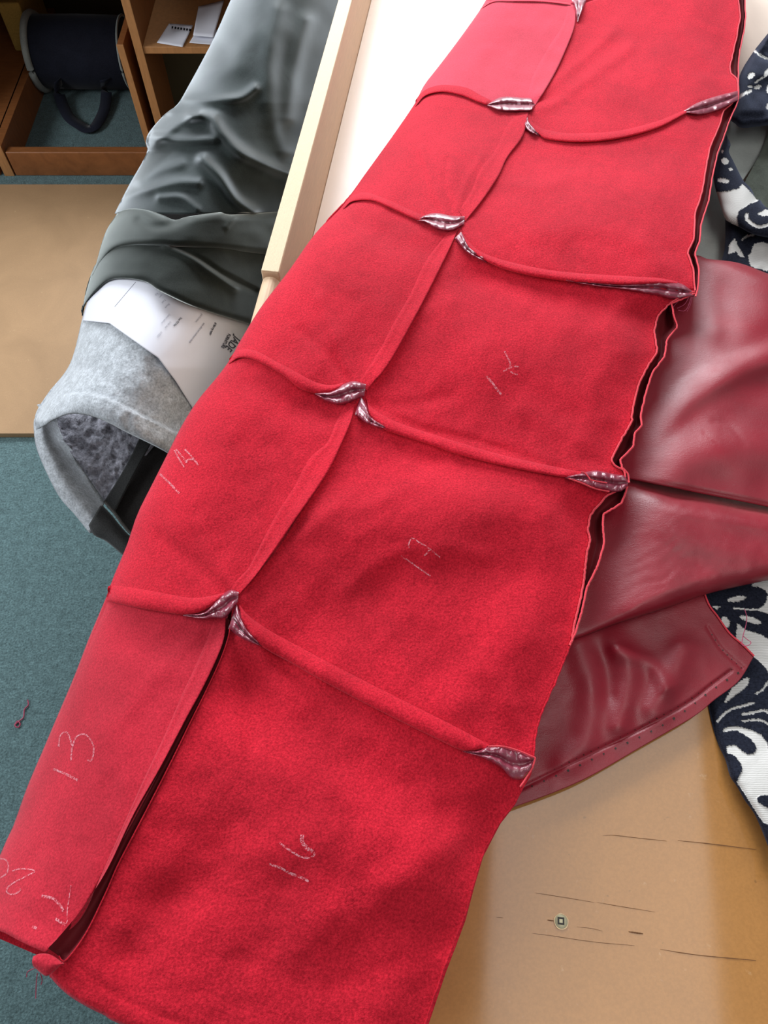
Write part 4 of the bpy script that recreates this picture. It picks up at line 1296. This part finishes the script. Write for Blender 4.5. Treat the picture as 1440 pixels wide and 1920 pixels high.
g = coons([(1250, 1065), (1560, 1040)], [(1452, 1640), (1700, 1640)],
          [(1250, 1065), (1300, 1180), (1325, 1290), (1336, 1345), (1345, 1378), (1352, 1398), (1365, 1425), (1374, 1455), (1387, 1474), (1402, 1500), (1424, 1532), (1452, 1600), (1460, 1640)],
          [(1560, 1040), (1640, 1340), (1700, 1640)], 190, 400, (0, 0, 1, 0))
px, py = g[..., 0], g[..., 1]
pile = paint(px, py, ops)
du = np.hypot(px - g[:, :1, 0], py - g[:, :1, 1])
q = np.clip(1 - du / 22, 0, 1)
z = ZT + 0.007 + 0.018 * sstep(1350, 1500, py) - 0.014 * (1 - np.sqrt(1 - q * q)) + 0.0012 * pile + 0.0010 * fbm(px / 50, py / 50)
z = np.maximum(z - 0.003 * sstep(1220, 1120, py), ZT + 0.0015)
grid('velvet_cloth', P(px, py, z), M_PATTERN, pc, attr={'pile': pile})

ps = thing('patterned_strap', tuple(P(1400, 350, ZP)), 'bunched navy and cream patterned strap above the maroon leather at the upper right', 'fabric')


def sc3(pts):
    return [(1320 + x / 7.385, 260 + y / 7.385) for x, y in pts]


ops2 = [('ell', 0, sc3([(290, 310)])[0] + (7.5, 6, 20)), ('ell', 0, sc3([(370, 422)])[0] + (4.5, 2.8, 5)), ('ell', 0, sc3([(265, 580)])[0] + (11, 4.6, 8)), ('ell', 0, sc3([(255, 170)])[0] + (2, 3, 0)),
        ('poly', 0, sc3([(150, 745), (330, 725), (480, 690), (530, 620), (760, 860), (640, 900), (480, 1000), (455, 1090), (480, 1230), (300, 1130), (180, 900)])),
        ('line', 0, (sc3([(590, 1050), (600, 1120), (680, 1190), (780, 1220), (900, 1190)]), 3.2)),
        ('poly', 0, sc3([(740, 1040), (850, 975), (1000, 1040), (960, 1070), (800, 1070)]))]
LS = sc3([(310, -60), (265, 50), (190, 250), (135, 480), (150, 660), (190, 800), (230, 930), (290, 1100), (350, 1160), (480, 1220), (700, 1330), (1000, 1380), (1500, 1400)])
RS = sc3([(330, -10), (368, 80), (345, 180), (400, 300), (470, 440), (545, 580), (650, 690), (720, 835), (775, 850), (860, 950), (1000, 1000), (1200, 1020), (1500, 1050)])
g = coons([LS[0], RS[0]], [LS[-1], RS[-1]], LS, RS, 60, 220, (0, 0, 1, 1))
px, py = g[..., 0], g[..., 1]
pile = paint(px, py, ops2)
uu_ = np.linspace(0, 1, 60)[None]
z = ZP + 0.072 + 0.018 * np.sqrt(np.clip(1 - (2 * uu_ - 1) ** 2, 0, 1)) + .0025 * fbm(px / 40, py / 40, 2) + .001 * pile
grid('strap', P(px, py, z), M_PATTERN, ps, attr={'pile': pile})
ops3 = [('poly', 0, sc3([(640, 1590), (700, 1450), (800, 1430), (880, 1450), (1100, 1500), (1100, 1850), (850, 1830), (770, 1800), (700, 1790), (640, 1760), (610, 1620)])),
        ('poly', 0, sc3([(340, 1480), (430, 1380), (480, 1500), (560, 1640), (500, 1640), (440, 1560), (340, 1600)])), ('line', 0, (sc3([(530, 1400), (600, 1350), (700, 1330)]), 1.8))]
g = coons([(1360, 405), (1400, 415), (1520, 440)], [(1340, 520), (1440, 530), (1540, 560)], [(1360, 405), (1358, 470), (1340, 520)], [(1520, 440), (1540, 560)], 120, 90)
px, py = g[..., 0], g[..., 1]
pile = paint(px, py, ops3)
z = ZP + 0.060 + .004 * fbm(px / 34, py / 34, 2) + .001 * pile - .012 * np.clip(1 - (px - g[:, :1, 0]) / 14, 0, 1) ** 2
grid('bunched_fold', P(px, py, z), M_PATTERN, ps, attr={'pile': pile})
sc4 = lambda pts: [(1320 + x / 8, 60 + y / 8) for x, y in pts]
ops4 = [('line', 0, (sc4([(740, 260), (830, 340), (960, 400), (1100, 430)]), 2.2)), ('ell', 0, sc4([(705, 655)])[0] + (8, 5, -35)), ('ell', 0, sc4([(940, 610)])[0] + (4, 9, 30)),
        ('line', 0, (sc4([(520, 980), (600, 930), (700, 880)]), 3.0)), ('ell', 0, sc4([(800, 830)])[0] + (7, 3.6, -20)), ('ell', 0, sc4([(690, 820)])[0] + (5, 2.2, 5)),
        ('line', 0, (sc4([(770, 760), (850, 700), (900, 680)]), 1.6)), ('ell', 0, sc4([(960, 860)])[0] + (3, 8, 0)), ('ell', 0, sc4([(960, 1120)])[0] + (3, 6, 0))]
g = coons([(1442, 60), (1480, 30), (1540, 20)], [(1364, 222), (1376, 230), (1392, 240), (1430, 236), (1540, 225)],
          [(1442, 60), (1417, 91), (1410, 101), (1400, 116), (1393, 128), (1386, 146), (1386, 175), (1380, 200), (1364, 222)], [(1540, 20), (1540, 225)], 110, 150)
px, py = g[..., 0], g[..., 1]
pile = paint(px, py, ops4)
du = np.hypot(px - g[:, :1, 0], py - g[:, :1, 1])
z = ZP + 0.085 + ridge(px, py, [(1417, 96), (1440, 112), (1480, 120)], 4, -.007) + .006 * fbm(px / 34, py / 34, 2) - .022 * np.clip(1 - du / 16, 0, 1) ** 2 + edgefall(g, False, True, 14, .03) + .001 * pile
grid('bunched_fold', P(px, py, z), M_PATTERN, ps, attr={'pile': pile})

pg = coons([(1340, 215), (1480, 215)], [(1270, 505), (1400, 510)], [(1340, 215), (1310, 400), (1270, 505)], [(1480, 215), (1391, 340), (1385, 420), (1400, 510)], 30, 40, (0, 0, 0, 0))
o = grid('shaded_top_sheet', P(pg[..., 0], pg[..., 1], ZP + 0.030 + .002 * fbm(pg[..., 0] / 40, pg[..., 1] / 40) + 0 * pg[..., 0]), M_PALE, origin=tuple(P(1380, 300, ZP)), thick=.0015)  # sheet added over the pale tabletop, its grey stands in for shade
tag(o, 'smooth pale grey sheet added for the shaded tabletop under the patterned strap, right of the red suede', 'fabric')
pg = coons([(1452, 218), (1560, 200)], [(1380, 440), (1560, 450)], [(1452, 218), (1425, 283), (1393, 337), (1370, 440)], [(1560, 200), (1560, 450)], 30, 40, (0, 0, 0, 0))
o = grid('olive_cloth', P(pg[..., 0], pg[..., 1], ZP + 0.040 + .003 * fbm(pg[..., 0] / 20, pg[..., 1] / 40) + 0 * pg[..., 0]), M_OLIVE, origin=tuple(P(1450, 300, ZP)), thick=.002)
tag(o, 'dark olive cloth behind the patterned strap at the upper right', 'fabric')

# loose threads
q_ = spline([(1396, 1142), (1400, 1156), (1399, 1170), (1396, 1182), (1393, 1193), (1391, 1208), (1398, 1211), (1405, 1209), (1408, 1204), (1401, 1199), (1394, 1193)], 60)
o = tube('thread', P(q_[:, 0], q_[:, 1], ZT + 0.018 + 0 * q_[:, 0]), 0.0004, M_THREAD2, origin=tuple(P(1396, 1142, ZT)), n=5)
tag(o, 'loose pink thread curling over the navy and white cloth', 'thread')
q_ = spline([(52, 1312), (53, 1322), (46, 1330), (44, 1345), (36, 1352), (28, 1360), (34, 1364), (38, 1358), (33, 1352), (27, 1360)], 50)
o = tube('thread', P(q_[:, 0], q_[:, 1], 0.003 + 0 * q_[:, 0]), 0.0014, M_THREAD, origin=tuple(P(40, 1340, 0)), n=5)
tag(o, 'dark maroon snippet of thread lying on the teal carpet', 'thread')
